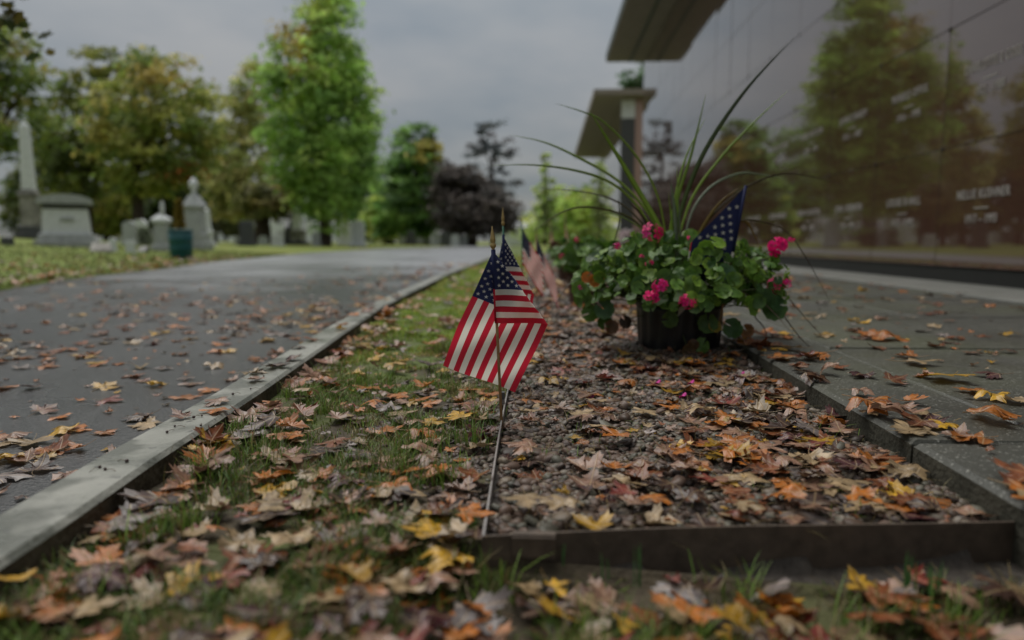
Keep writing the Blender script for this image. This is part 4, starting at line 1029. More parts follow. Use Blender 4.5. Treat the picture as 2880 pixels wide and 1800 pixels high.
def scallop_leaf(n=21):
    pts = [(0, 0, .0)]
    for i in range(n):
        a = -math.pi / 2 + .16 + (2 * math.pi - .32) * i / (n - 1)
        r = 1 + .07 * math.cos(a * 9)
        pts.append((r * math.cos(a), r * math.sin(a), 0))
    return np.array(pts)
SL = scallop_leaf()
def geranium(label, c, zc, rad, zr, n, seed, flowers, droop=(), leaf_r=.033, stem_top=None, px_shift=0.0):
    r = np.random.default_rng(seed)
    root = thing('geranium_plant', (c[0], c[1], zc - zr), label, 'potted plant')
    VV = []; FF = []; CC = []
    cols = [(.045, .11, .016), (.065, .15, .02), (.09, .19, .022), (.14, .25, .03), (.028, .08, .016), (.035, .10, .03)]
    specs = []
    for i in range(n):
        a = r.uniform(0, 2 * math.pi); el_ = math.asin(r.uniform(-.35, 1.0)); q = r.uniform(.45, 1.03)
        d = np.array([math.cos(a) * math.cos(el_), math.sin(a) * math.cos(el_), math.sin(el_)])
        p = np.array([c[0] + rad * d[0] * q, c[1] + rad * .85 * d[1] * q, zc + zr * d[2] * q])
        nn = np.array([d[0] * .8, d[1] * .8 - .25, .65]) + r.normal(0, .55, 3)
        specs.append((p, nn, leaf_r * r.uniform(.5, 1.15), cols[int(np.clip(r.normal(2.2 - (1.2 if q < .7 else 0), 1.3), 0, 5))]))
    for (px, py, Yd, rr, cc) in droop:
        p = at(px, py, Yd); specs.append((p, np.array([r.normal(0, .25), -1., .15 + r.normal(0, .2)]), rr, cc))
    stems = MB()
    for (p, nn, s, cc) in specs:
        nn = nn / np.linalg.norm(nn)
        t = np.cross(nn, r.normal(0, 1, 3)); t /= np.linalg.norm(t); b_ = np.cross(nn, t)
        cup = r.uniform(-.15, .35); wv = r.uniform(.03, .12); w0 = r.uniform(0, 6)
        b0 = sum(len(v) for v in VV)
        rr2 = np.hypot(SL[:, 0], SL[:, 1]); ang = np.arctan2(SL[:, 1], SL[:, 0])
        lv = p + s * (SL[:, :1] * t + SL[:, 1:2] * b_ + ((cup * rr2 ** 2 + wv * np.sin(ang * 4 + w0) * rr2)[:, None]) * nn)
        # inner ring at half radius gives the cupped blade its middle
        inner = p + s * .5 * (SL[1:, :1] * t + SL[1:, 1:2] * b_) + s * ((cup * .16 + wv * .3 * np.sin(ang[1:] * 4 + w0))[:, None]) * nn
        k_ = len(SL) - 1
        VV.append(np.vstack([lv, inner]))
        for i in range(k_ - 1):
            o1, o2, i1, i2 = b0 + 1 + i, b0 + 2 + i, b0 + 1 + k_ + i, b0 + 2 + k_ + i
            FF.append((o1, o2, i2, i1)); FF.append((b0, i1, i2, i2))
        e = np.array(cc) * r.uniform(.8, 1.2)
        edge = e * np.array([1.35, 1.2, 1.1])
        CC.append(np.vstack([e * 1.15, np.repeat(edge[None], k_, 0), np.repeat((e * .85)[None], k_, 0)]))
        if r.uniform() < .45:
            q0 = np.array([c[0] + r.normal(0, .03), c[1] + r.normal(0, .03), zc - zr * .6]); md = q0 * .4 + p * .6; md[2] += .02
            stems.tube([q0, md, p - nn * .002], .0018, 5)
    V = np.vstack(VV); C = np.vstack(CC)
    F4 = np.array([f for f in FF if f[2] != f[3]]); F3 = np.array([f[:3] for f in FF if f[2] == f[3]])
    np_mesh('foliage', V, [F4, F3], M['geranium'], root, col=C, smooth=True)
    g_ = mat('geranium_stem_' + str(seed), (.06, .08, .025), .6, .3); stems.build('stems', g_, root, smooth=True)
    for fi, (px, py, Yd, R_, nfl, base_off) in enumerate(flowers):
        fc = at(px, py, Yd); fv = []; ff = []; fcol = []
        for j in range(nfl):
            d = r.normal(0, 1, 3); d[1] = -abs(d[1]) * .8; d[2] = d[2] * .8 + .25; d /= np.linalg.norm(d)
            ctr = fc + d * R_ * r.uniform(.45, .95)
            t = np.cross(d, r.normal(0, 1, 3)); t /= np.linalg.norm(t); b_ = np.cross(d, t)
            ps = R_ * r.uniform(.42, .6)
            base_c = np.array((.74, .008, .17)) * r.uniform(.75, 1.25)
            if r.uniform() < .2: base_c = np.array((.78, .05, .32))
            for pi_ in range(5):
                a = 2 * math.pi * pi_ / 5 + r.normal(0, .12)
                def Q(rad_, da, lift): return ctr + ps * rad_ * (t * math.cos(a + da) + b_ * math.sin(a + da)) + d * ps * lift
                b0 = len(fv)
                fv += [ctr, Q(.55, -.42, .12), Q(.95, -.40, .10), Q(1.12, 0, .02), Q(.95, .40, .10), Q(.55, .42, .12)]
                ff.append(tuple(range(b0, b0 + 6))); fcol += [base_c * .35] + [base_c] * 5
        o = np_mesh('flower_head', np.array(fv), np.array(ff), M['petal'], root, col=np.array(fcol))
        mb = MB(); q0 = np.array([c[0] + (fc[0] - c[0]) * .35, c[1] + (fc[1] - c[1]) * .35, zc]); md = (q0 + fc) / 2 + np.array([0, 0, .02])
        mb.tube([q0, md, fc + np.array([0, .004, -.002])], .0020, 5); mb.build('flower_stalk', g_, root, smooth=True)
    return root
YP = 2.6
dr = [ (1885, 898, 2.40, .030, (.06, .12, .025)), (1990, 960 - 50, 2.40, .034, (.045, .10, .02)),
      (2062, 922, 2.41, .036, (.03, .085, .018)), (1975, 972, 2.40, .028, (.07, .15, .025)), (2010, 920, 2.40, .022, (.22, .18, .03)),
      (2178, 866, 2.45, .044, (.045, .115, .02)), (2150, 840, 2.42, .036, (.03, .08, .018)), (2100, 930, 2.46, .026, (.16, .08, .03)), (1700, 870, 2.45, .036, (.03, .085, .02)), (1720, 920, 2.47, .026, (.10, .05, .02)),
      (1760, 905, 2.47, .024, (.03, .02, .012)), (1700, 905, 2.5, .028, (.05, .11, .02)), (1660, 880, 2.5, .032, (.06, .13, .02)), (1640, 840, 2.5, .034, (.07, .14, .02)), (1990, 690, 2.45, .028, (.20, .08, .02)),
      (1672, 790, 2.42, .022, (.32, .12, .02)), (1650, 780, 2.42, .02, (.30, .10, .02)), (1690, 785, 2.41, .018, (.34, .13, .03)), (1950, 1010 - 40, 2.39, .02, (.09, .05, .02)), (1935, 985, 2.39, .022, (.07, .045, .02)),
      (1870, 790, 2.30, .040, (.05, .12, .025)), (1800, 800, 2.32, .032, (.035, .095, .03)), (2040, 770, 2.33, .034, (.05, .11, .05)), (1950, 800, 2.30, .032, (.08, .16, .025)), (1630, 815, 2.45, .03, (.09, .19, .03))]
fl = [(1835, 655, 2.42, .036, 11, 0), (2188, 693, 2.5, .036, 12, 0), (2178, 802, 2.46, .030, 9, 0), (2213, 795, 2.47, .024, 7, 0), (1856, 808, 2.27, .028, 9, 0), (1834, 838, 2.27, .026, 8, 0), (1935, 850, 2.28, .028, 9, 0),
      (1735, 692, 2.5, .018, 4, 0), (1826, 742, 2.3, .016, 4, 0), (1940, 671, 2.4, .012, 3, 0), (1805, 722, 2.35, .012, 3, 0), (1632, 805, 2.45, .012, 3, 0), (2225, 672, 2.5, .014, 3, 0)]
geranium('bushy geranium with magenta flower heads filling the black pot', POT, .268, .385, .19, 1000, 21, fl, dr, leaf_r=.027)

def spike_plant(label, c, zb, blades, Yc):
    root = thing('spike_plant', (c[0], c[1], zb), label, 'potted plant')
    for bi, (pts, wpx, dyt, colr) in enumerate(blades):
        n = 26
        P = np.array([at(px, py, Yc + dyt * (i / max(1, len(pts) - 1)) ** 1.3) for i, (px, py) in enumerate(pts)])
        # Catmull-Rom through the control points
        Q = np.vstack([2 * P[0] - P[1], P, 2 * P[-1] - P[-2]])
        C = []
        for t in np.linspace(0, len(P) - 1 - 1e-6, n):
            i = int(t); f = t - i; a, b_, c_, d = Q[i], Q[i + 1], Q[i + 2], Q[i + 3]
            C.append(.5 * (2 * b_ + (c_ - a) * f + (2 * a - 5 * b_ + 4 * c_ - d) * f * f + (3 * b_ - 3 * c_ + d - a) * f ** 3))
        C = np.array(C); V = []
        rb = random.Random(bi); tw = rb.uniform(-.5, .5)
        for i in range(n):
            d = C[min(i + 1, n - 1)] - C[max(i - 1, 0)]; d /= np.linalg.norm(d)
            vw = np.array([math.sin(tw) * .5, -1, .15 * tw]); sd = np.cross(d, vw); sd /= np.linalg.norm(sd); up = np.cross(sd, d)
            f = i / (n - 1); hw = wpx * .74 * Yc / FPX / 2 * (min(1, .7 + f * 1.2) if f < .3 else 1) * (1 - max(0, (f - .45) / .55) ** 1.6) + .0004
            th = .0007
            V += [C[i] - sd * hw + up * hw * .3, C[i] - up * th, C[i] + sd * hw + up * hw * .3, C[i] + up * th]
        F = [(i * 4 + j, i * 4 + (j + 1) % 4, (i + 1) * 4 + (j + 1) % 4, (i + 1) * 4 + j) for i in range(n - 1) for j in range(4)]
        cc = np.array([np.array(colr[0]) * (1 - i / (n - 1)) + np.array(colr[1]) * (i / (n - 1)) for i in range(n)])
        np_mesh('leaf_blade', np.array(V), np.array(F), M['blade'], root, col=np.repeat(cc, 4, 0), smooth=False)
    return root
G1 = ((.36, .50, .09), (.22, .34, .05)); G2 = ((.32, .42, .07), (.14, .22, .06)); GD = ((.16, .23, .06), (.045, .065, .045)); GP = ((.30, .34, .26), (.22, .28, .18)); GB = ((.10, .08, .03), (.06, .045, .03)); GY = ((.28, .20, .03), (.20, .13, .03))
BL = [
    ([(1885, 720), (1925, 560), (1990, 410), (2100, 250), (2235, 104)], 17, .05, GD),
    ([(1895, 720), (1945, 560), (2030, 440), (2120, 345), (2218, 253)], 9, .12, G1),
    ([(1880, 720), (1905, 560), (1945, 430), (1985, 265)], 12, .05, G1),
    ([(1875, 720), (1898, 560), (1930, 440), (1984, 332)], 8, .10, G1),
    ([(1885, 740), (1860, 650), (1780, 510), (1720, 410), (1656, 308)], 18, -.10, G1),
    ([(1880, 720), (1852, 560), (1790, 440), (1700, 345), (1640, 315), (1563, 291)], 8, -.05, G2),
    ([(1875, 720), (1830, 610), (1740, 510), (1620, 440), (1530, 400), (1440, 380)], 10, .10, G2),
    ([(1870, 720), (1800, 590), (1720, 515), (1620, 480), (1500, 464), (1385, 465)], 9, -.12, G2),
    ([(1860, 720), (1790, 610), (1720, 560), (1630, 538), (1520, 530)], 6, .15, GB),
    ([(1865, 720), (1790, 625), (1720, 594), (1640, 582), (1570, 602), (1505, 650)], 8, -.05, ((.10, .10, .03), (.12, .11, .03))),
    ([(1905, 720), (1897, 600), (1886, 508)], 15, -.04, GP),
    ([(1906, 720), (1906, 560), (1904, 468)], 5, .02, G1),
    ([(1893, 720), (1888, 620), (1880, 540)], 6, -.02, G1),
    ([(1915, 720), (1912, 640), (1909, 560)], 6, -.05, GP),
    ([(1915, 720), (1945, 600), (2000, 525), (2080, 488), (2150, 492), (2200, 500)], 9, .15, GP),
    ([(1930, 720), (1990, 620), (2060, 555), (2130, 510), (2210, 488), (2300, 500), (2370, 520)], 7, .20, GB),
    ([(1950, 720), (1985, 660), (2060, 626), (2130, 620), (2210, 650), (2270, 730), (2335, 850)], 5, -.05, GB),
    ([(2000, 700), (2050, 640), (2095, 622), (2118, 655), (2135, 692)], 9, .0, GY),
    ([(1940, 720), (1970, 650), (2020, 575), (2075, 530)], 12, .03, GY),
    ([(1890, 720), (1850, 690), (1800, 640), (1720, 600), (1650, 610)], 5, -.12, G2),
    ([(1860, 720), (1838, 660), (1800, 600), (1760, 560)], 9, -.1, GB),
    ([(2000, 770), (2100, 800), (2180, 860), (2260, 960), (2330, 1000)], 4, -.2, GB),
    ([(2150, 770), (2210, 830), (2270, 900), (2325, 960)], 3, -.1, GB),
    ([(1960, 770), (2060, 810), (2150, 855), (2230, 940)], 4, -.3, ((.20, .12, .07), (.10, .06, .04))),
    ([(1720, 790), (1640, 780), (1600, 800), (1560, 860), (1528, 920)], 3, -.2, GB),
    ([(2110, 800), (2118, 880), (2150, 925), (2158, 980)], 4, -.2, ((.02, .012, .01), (.02, .012, .01))),
    ([(1690, 800), (1738, 640), (1739, 560)], 3, -.25, ((.03, .03, .02), (.05, .05, .03))),
]
spike_plant('spiky plant of long arching sword leaves rising from the geranium pot', POT, PZ + PH * .8, BL, YP)
# flag in the pot: the blue canton hangs down towards the left
stick_flag('stick flag stuck in the black pot with mostly its starry blue corner showing', (at(2035, 800, 2.43)[0], 2.43, .20), (2101, 505), 2.43, 1.02, slope=0.0, dirL=(-.66, .75), hoist=(18, 352), F_=500., finial=False, cut=.41, wave=1.2)

# second pot behind with its geranium, and a third
P2 = np.array([at(1640, 860, 4.45)[0], 4.45])
pot('flower_pot', 'brown clay coloured pot behind, left of the black one', P2, .10, .19, M['terracotta'], .01, ribs=False)
geranium('smaller blurred geranium in the brown pot behind', P2, .30, .20, .17, 200, 22, [(1622, 674, 4.35, .02, 6, 0), (1580, 720, 4.3, .018, 5, 0)], [], leaf_r=.035)
P3 = np.array([at(1598, 790, 7.2)[0], 7.2])
pot('flower_pot', 'hindmost brown pot under a dark dry bush', P3, .11, .18, M['terracotta'], .0, ribs=False)
geranium('hindmost wilted geranium bush, dark and blurred', P3, .30, .22, .18, 180, 23, [], [(1560 + 8 * i, 690 + (i * 37) % 60, 7.0, .05, (.10, .055, .03)) for i in range(8)], leaf_r=.04)
# white flowers by the second mausoleum pilaster
wf = at(1755, 668, 33)
bq = thing('flower_bouquet', (wf[0], wf[1], .06), 'pale pink and white bouquet at the foot of the dark pilaster', 'bouquet')
r = np.random.default_rng(31); n = 260
P = np.stack([wf[0] + r.normal(0, .15, n), wf[1] + r.normal(0, .1, n), .30 + r.uniform(0, .62, n)], 1); d1 = r.normal(0, 1, (n, 3)) * .06; d2 = r.normal(0, 1, (n, 3)) * .06
np_mesh('blossoms', np.stack([P + d1, P + d2, P - d1, P - d2], 1).reshape(-1, 3), np.arange(4 * n).reshape(-1, 4), M['petal'], bq, col=np.repeat(np.array([(.7, .6, .64), (.75, .74, .72), (.6, .4, .5)])[r.integers(0, 3, n)], 4, 0))
mb = MB(); mb.lathe((wf[0], wf[1], .06), [(.10, 0), (.13, .1), (.16, .28), (.14, .28), (0, .2)], 14); mb.build('vase', M['pale_stone'], bq, smooth=True)

# ------------------------------------------------------------------ gravel
def ico(sub):
    t = (1 + 5 ** .5) / 2
    v = [(-1, t, 0), (1, t, 0), (-1, -t, 0), (1, -t, 0), (0, -1, t), (0, 1, t), (0, -1, -t), (0, 1, -t), (t, 0, -1), (t, 0, 1), (-t, 0, -1), (-t, 0, 1)]
    f = [(0, 11, 5), (0, 5, 1), (0, 1, 7), (0, 7, 10), (0, 10, 11), (1, 5, 9), (5, 11, 4), (11, 10, 2), (10, 7, 6), (7, 1, 8), (3, 9, 4), (3, 4, 2), (3, 2, 6), (3, 6, 8), (3, 8, 9), (4, 9, 5), (2, 4, 11), (6, 2, 10), (8, 6, 7), (9, 8, 1)]
    v = [Vector(q).normalized() for q in v]
    for _ in range(sub):
        c = {}; nf = []
        def md(a, b_):
            k_ = (min(a, b_), max(a, b_))
            if k_ not in c: v.append(((v[a] + v[b_]) / 2).normalized()); c[k_] = len(v) - 1
            return c[k_]
        for a, b_, d in f: x, y, z = md(a, b_), md(b_, d), md(d, a); nf += [(a, x, z), (b_, y, x), (d, z, y), (x, y, z)]
        f = nf
    return np.array(v), np.array(f)
PEBC = np.array([.92, .82, .72]) * np.array([(.085, .062, .050), (.11, .085, .075), (.10, .072, .06), (.13, .115, .095), (.07, .075, .065), (.10, .105, .09), (.16, .15, .135), (.05, .042, .04), (.12, .085, .07), (.085, .07, .068)])
def pebbles(pos, size, sub, r):
    iv, if_ = ico(sub); n = len(pos); k_ = len(iv)
    nse = 1 + r.normal(0, .10, (n, k_, 1))
    if sub: nse = 1 + .22 * np.sin(iv[None] @ r.normal(0, 2.4, (n, 3, 1)) + r.uniform(0, 6, (n, 1, 1)))
    sc_ = size[:, None, None] * np.stack([r.uniform(.75, 1.3, n), r.uniform(.7, 1.1, n), r.uniform(.42, .75, n)], 1)[:, None, :]
    v = iv[None] * nse * sc_
    a = r.uniform(0, 2 * math.pi, n); ca, sa = np.cos(a)[:, None], np.sin(a)[:, None]
    x = v[:, :, 0] * ca - v[:, :, 1] * sa; y = v[:, :, 0] * sa + v[:, :, 1] * ca
    tl = r.normal(0, .3, (n, 1)); z = v[:, :, 2] + x * tl
    V = np.stack([x, y, z], 2) + pos[:, None, :]
    F = if_[None] + (np.arange(n) * k_)[:, None, None]
    c = PEBC[r.integers(0, len(PEBC), n)] * r.uniform(.6, 1.3, (n, 1))
    return V.reshape(-1, 3), F.reshape(-1, 3), np.repeat(c, k_, 0)
r = np.random.default_rng(40)
def bedpts(n, y0, y1):
    y = r.uniform(y0, y1, n); x = edge_x(y) + .008 + r.uniform(0, 1, n) * (sw_x(y) - edge_x(y) - .012)
    ok = y > bed_front(x) + .004; x, y = x[ok], y[ok]
    return x, y
parts_ = []
for (n, y0, y1, s0, s1, sub) in ((9500, .9, 2.2, .0055, .0115, 1), (5200, 2.2, 3.4, .007, .013, 1), (5200, 3.4, 7, .012, .02, 0), (3500, 7, 14, .02, .035, 0)):
    x, y = bedpts(n, y0, y1); s = r.uniform(s0, s1, len(x)) * np.where(r.uniform(0, 1, len(x)) < .06, 1.6, 1)
    parts_.append(pebbles(np.stack([x, y, bed_z(x, y) + s * r.uniform(-.1, .55, len(x))], 1), s, sub, r))
# mound under the pot
a = r.uniform(0, 2 * math.pi, 1500); q = .165 + np.abs(r.normal(0, .07, 1500)); x = POT[0] + q * np.cos(a); y = POT[1] + q * np.sin(a); ok = (x < sw_x(y) - .01) & (x > edge_x(y)); x, y = x[ok], y[ok]
s = r.uniform(.007, .013, len(x)); parts_.append(pebbles(np.stack([x, y, bed_z(x, y) + s * r.uniform(.2, 1.0, len(x))], 1), s, 1, r))
# stray pebbles left of the edging
x = -.10 - np.abs(r.normal(0, .09, 1500)); y = r.uniform(1.0, 2.6, 1500); s = r.uniform(.005, .010, 1500)
parts_.append(pebbles(np.stack([x, y, verge_z(x, y) + s * .2], 1), s, 1, r))
off = 0; Vs = []; Fs = []; Cs = []
for v, f, c in parts_: Vs.append(v); Fs.append(f + off); Cs.append(c); off += len(v)
props(np_mesh('gravel', np.vstack(Vs), np.vstack(Fs), M['pebble'], col=np.vstack(Cs), smooth=True), kind='stuff', label='small rounded brown and grey gravel filling the bed', cat='gravel')

# ------------------------------------------------------------------ grass
def pnoise(x, y, s, o): return np.array([mnoise.noise(Vector((a * s, b_ * s, o))) for a, b_ in zip(x, y)])
def blades(x, y, z, h, w_, col, r, droop=.5):
    n = len(x); a = r.uniform(0, 2 * math.pi, n); lean = r.uniform(.1, 1.0, n) * droop
    dx, dy = np.cos(a), np.sin(a); sx_, sy_ = -dy, dx
    V = []
    for f, wf_ in ((0, 1.0), (.45, .85), (.8, .5), (1, 0.05)):
        off_ = lean * h * f ** 1.8; zz = z + h * f * (1 - .35 * lean * f)
        for sg in (-1, 1): V.append(np.stack([x + dx * off_ + sg * sx_ * w_ * wf_, y + dy * off_ + sg * sy_ * w_ * wf_, zz], 1))
    V = np.stack(V, 1)
    k_ = np.arange(n)[:, None] * 8
    F = np.stack([np.stack([k_[:, 0] + 2 * i, k_[:, 0] + 2 * i + 1, k_[:, 0] + 2 * i + 3, k_[:, 0] + 2 * i + 2], 1) for i in range(3)], 1)
    return V.reshape(-1, 3), F.reshape(-1, 4), np.repeat(col, 8, 0)
r = np.random.default_rng(50)
GR = 1.75 * np.array([(.046, .075, .012), (.058, .105, .016), (.088, .14, .022), (.045, .080, .022)]); ST = np.array([(.20, .15, .06), (.15, .11, .04), (.11, .095, .035), (.24, .20, .10)])
gp = []
def strip(n, y0, y1, hmin, hmax, wd, thr, straw, xr=None, lowp=0.0):
    y = y0 + (y1 - y0) * r.uniform(0, 1, n); x0 = kerb_x(y) + .012; x1 = edge_x(y) - .012
    if xr: x = r.uniform(xr[0], xr[1], n)
    else: x = x0 + (x1 - x0) * r.uniform(0, 1, n)
    d = pnoise(x, y, 4.5, 3.3) + .5 * pnoise(x, y, 11, 7.1)
    pebs = (x > -.32) & (y > 1.0) & (y < 2.4)
    keep = (d > thr) & ~(pebs & (d < .25)); x, y, d = x[keep], y[keep], d[keep]; n = len(x)
    h = r.uniform(hmin, hmax, n) * np.clip(.7 + d * 1.1, .45, 1.6)
    st = (r.uniform(0, 1, n) < straw + .35 * (pnoise(x, y, 3.1, 12.) > .12))
    c = np.where(st[:, None], ST[r.integers(0, 4, n)], GR[r.integers(0, 4, n)]) * r.uniform(.7, 1.25, (n, 1))
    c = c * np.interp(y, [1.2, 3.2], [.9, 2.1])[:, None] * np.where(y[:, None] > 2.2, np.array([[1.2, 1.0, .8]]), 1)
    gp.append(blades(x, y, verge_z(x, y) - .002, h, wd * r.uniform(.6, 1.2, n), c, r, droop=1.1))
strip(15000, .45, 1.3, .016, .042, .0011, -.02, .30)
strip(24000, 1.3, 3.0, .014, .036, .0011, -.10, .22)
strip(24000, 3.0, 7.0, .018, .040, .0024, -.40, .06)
strip(14000, 7, 22, .03, .055, .006, -.8, .03)
strip(15000, .40, .90, .018, .050, .0012, -.25, .40, xr=(-.5, .70))
# tall tufts here and there
for i in range(46):
    if i < 12: cx_, cy_ = r.uniform(-.1, .62), r.uniform(.62, .85)
    else:
        cy_ = r.uniform(.7, 3.2); cx_ = r.uniform(kerb_x(cy_) + .05, edge_x(cy_) - .03)
    n = 70; x = cx_ + r.normal(0, .022, n); y = cy_ + r.normal(0, .022, n)
    c = np.where((r.uniform(0, 1, n) < .3)[:, None], ST[r.integers(0, 4, n)], GR[r.integers(0, 3, n)]) * r.uniform(.7, 1.25, (n, 1))
    gp.append(blades(x, y, verge_z(x, y) - .002, r.uniform(.03, .075, n), r.uniform(.0008, .0014, n), c, r, droop=.9))
# a few blades standing against the front strip, sprigs in the gravel and on the paving joints
for (px, py, hh, n) in ((1795, 1640, .060, 3), (1700, 1620, .038, 2), (2560, 1640, .045, 6), (2620, 1660, .04, 6), (1580, 1560, .03, 3)):
    q = on_ground(px, py, 0.0); n_ = n; x = q[0] + r.normal(0, .004, n_); y = np.minimum(q[1], bed_front(q[0]) - .03) + r.normal(0, .004, n_)
    gp.append(blades(x, y, np.full(n_, -.005), np.full(n_, hh) * r.uniform(.8, 1.1, n_), np.full(n_, .0017), np.tile(np.array([(.06, .15, .045)]), (n_, 1)), r, droop=.12))
x, y = bedpts(700, .95, 2.6); keep = pnoise(x, y, 5, 30.) > .22; x, y = x[keep], y[keep]; n = len(x)
gp.append(blades(x, y, bed_z(x, y), r.uniform(.02, .045, n), np.full(n, .0008), GR[r.integers(1, 3, n)] * 1.2, r, droop=1.3))
# clippings lying between the pebbles
x, y = bedpts(900, .95, 2.6); n = len(x)
gp.append(blades(x, y, bed_z(x, y) + .009, r.uniform(.012, .035, n), np.full(n, .0007), ST[r.integers(0, 4, n)] * 1.1, r, droop=3.0))
# moss cushions: very short dense blades
n = 9000; x = -.36 + r.normal(0, .07, n); y = 1.75 + r.normal(0, .26, n); x2 = r.uniform(-.62, -.2, n); y2 = r.uniform(1.4, 3.2, n)
x = np.where(np.arange(n) % 2 == 0, x, x2); y = np.where(np.arange(n) % 2 == 0, y, y2); keep = pnoise(x, y, 9, 21.) > .02; x, y = x[keep], y[keep]; n = len(x)
gp.append(blades(x, y, verge_z(x, y) - .001, r.uniform(.004, .010, n), np.full(n, .0013), np.array([(.11, .15, .012)]) * r.uniform(.6, 1.2, (n, 1)), r, droop=.8))
# lawn across the road, longer coarse blades near its edge
n = 9000; y = r.uniform(5, 26, n); x = road_x(y) - .05 - r.uniform(0, 1, n) ** 1.6 * 7; c = np.where((r.uniform(0, 1, n) < .3)[:, None], np.array([(.15, .13, .03)]), np.array([(.07, .11, .015)])) * r.uniform(.7, 1.3, (n, 1))
gp.append(blades(x, y, lawn_z(x, y) - .01, r.uniform(.04, .08, n), np.full(n, .012), c, r, droop=.8))
off = 0; Vs = []; Fs = []; Cs = []
for v, f, c in gp: Vs.append(v); Fs.append(f + off); Cs.append(c); off += len(v)
props(np_mesh('grass', np.vstack(Vs), np.vstack(Fs), M['grass'], col=np.vstack(Cs)), kind='stuff', label='short green and straw coloured grass and moss on the verge', cat='grass')

# ------------------------------------------------------------------ fallen maple leaves
HALF = [(.05, -.015), (.14, -.07), (.30, -.13), (.33, -.04), (.42, .02), (.36, .09), (.50, .15), (.66, .20), (.60, .28), (.70, .41), (.56, .40), (.47, .47), (.37, .42), (.23, .40), (.25, .52), (.24, .60), (.35, .66), (.25, .70), (.17, .76), (.13, .86), (.05, .94)]
OUT = np.array([(0, 0.02)] + HALF + [(0, 1.03)] + [(-x, y) for x, y in HALF[::-1]])
LC = np.array([0, .30])
def leaf_shape(r, style):
    o = OUT.copy(); o[1:] *= 1 + r.normal(0, .035, (len(o) - 1, 1)); o[:, 0] *= r.uniform(.9, 1.12)
    k_ = len(o)
    ring1 = LC + (o - LC) * .68; ring2 = LC + (o - LC) * .34
    P = np.vstack([o, ring1, ring2, LC[None]])
    x, y = P[:, 0], P[:, 1] - .3
    rr = np.hypot(x, y); an = np.arctan2(y, x)
    amp = {'flat': .08, 'curled': .40, 'folded': .20, 'crumpled': .24}[style]
    z = amp * r.uniform(.6, 1.2) * (x ** 2 * r.uniform(-.2, 1.1) + y ** 2 * r.uniform(-.3, 1.0)) + .05 * rr * np.sin(an * 3 + r.uniform(0, 6)) + .06 * rr ** 2 * np.sin(an * r.integers(4, 7) + r.uniform(0, 6))
    if style == 'folded': z = z + np.abs(x) * r.uniform(.15, .55)
    if style == 'curled': z = z + .15 * np.maximum(rr - .38, 0) * (1 + .6 * np.sin(an * 2 + r.uniform(0, 6)))
    if style == 'crumpled': z = z + .10 * np.sin(x * 7 + r.uniform(0, 6)) * np.sin(y * 6 + r.uniform(0, 6)) + .22 * np.abs(x * math.cos(1) + y * math.sin(1))
    if r.uniform() < .45: z = -z
    z = z - .05 * (np.abs(np.sin(an * 2.5)) < .18) * rr
    sc_x = 1 - .25 * min(1, amp)
    V = np.stack([x * sc_x, y, z], 1); UV = P.copy(); UV[:, 1] += .0
    F4 = [(a * k_ + i, a * k_ + (i + 1) % k_, (a + 1) * k_ + (i + 1) % k_, (a + 1) * k_ + i) for a in (0, 1) for i in range(k_)]
    F3 = [(2 * k_ + i, 2 * k_ + (i + 1) % k_, 3 * k_) for i in range(k_)]
    # stalk: a thin square rod
    b0 = len(V); ln = r.uniform(.35, .75); bx = r.normal(0, .2); bz = r.uniform(-.05, .3)
    base = V[0]
    sv = []
    for f in np.linspace(0, 1, 4):
        c = base + np.array([bx * f * f * ln, -ln * f, bz * f * f * ln]); w_ = .011
        sv += [c + np.array([w_, 0, 0]), c + np.array([0, 0, w_]), c - np.array([w_, 0, 0]), c - np.array([0, 0, w_])]
    V = np.vstack([V, sv]); UV = np.vstack([UV, np.zeros((16, 2))])
    F4 += [(b0 + a * 4 + j, b0 + a * 4 + (j + 1) % 4, b0 + (a + 1) * 4 + (j + 1) % 4, b0 + (a + 1) * 4 + j) for a in range(3) for j in range(4)]
    V[:, 2] -= np.percentile(V[:b0, 2], 6)
    tintr = np.ones(len(V)); tintr[:k_] = r.uniform(.65, 1.0); tintr[b0:] = .7
    return V, np.array(F4), np.array(F3), UV, tintr
STY = ['flat', 'curled', 'folded', 'crumpled']
LCOL = {'orange': (.40, .125, .014), 'golden yellow': (.48, .27, .018), 'pale tan': (.34, .24, .13), 'pinkish tan': (.27, .15, .10), 'rust brown': (.19, .055, .016), 'dark brown': (.055, .026, .017), 'maroon': (.065, .017, .019), 'greyish mauve': (.20, .165, .155), 'dull red': (.19, .034, .025)}
LN = list(LCOL); LV = np.array([LCOL[k_] for k_ in LN])
r = np.random.default_rng(60)
SHAPES = [(STY[i % 4],) + leaf_shape(r, STY[i % 4]) for i in range(20)]
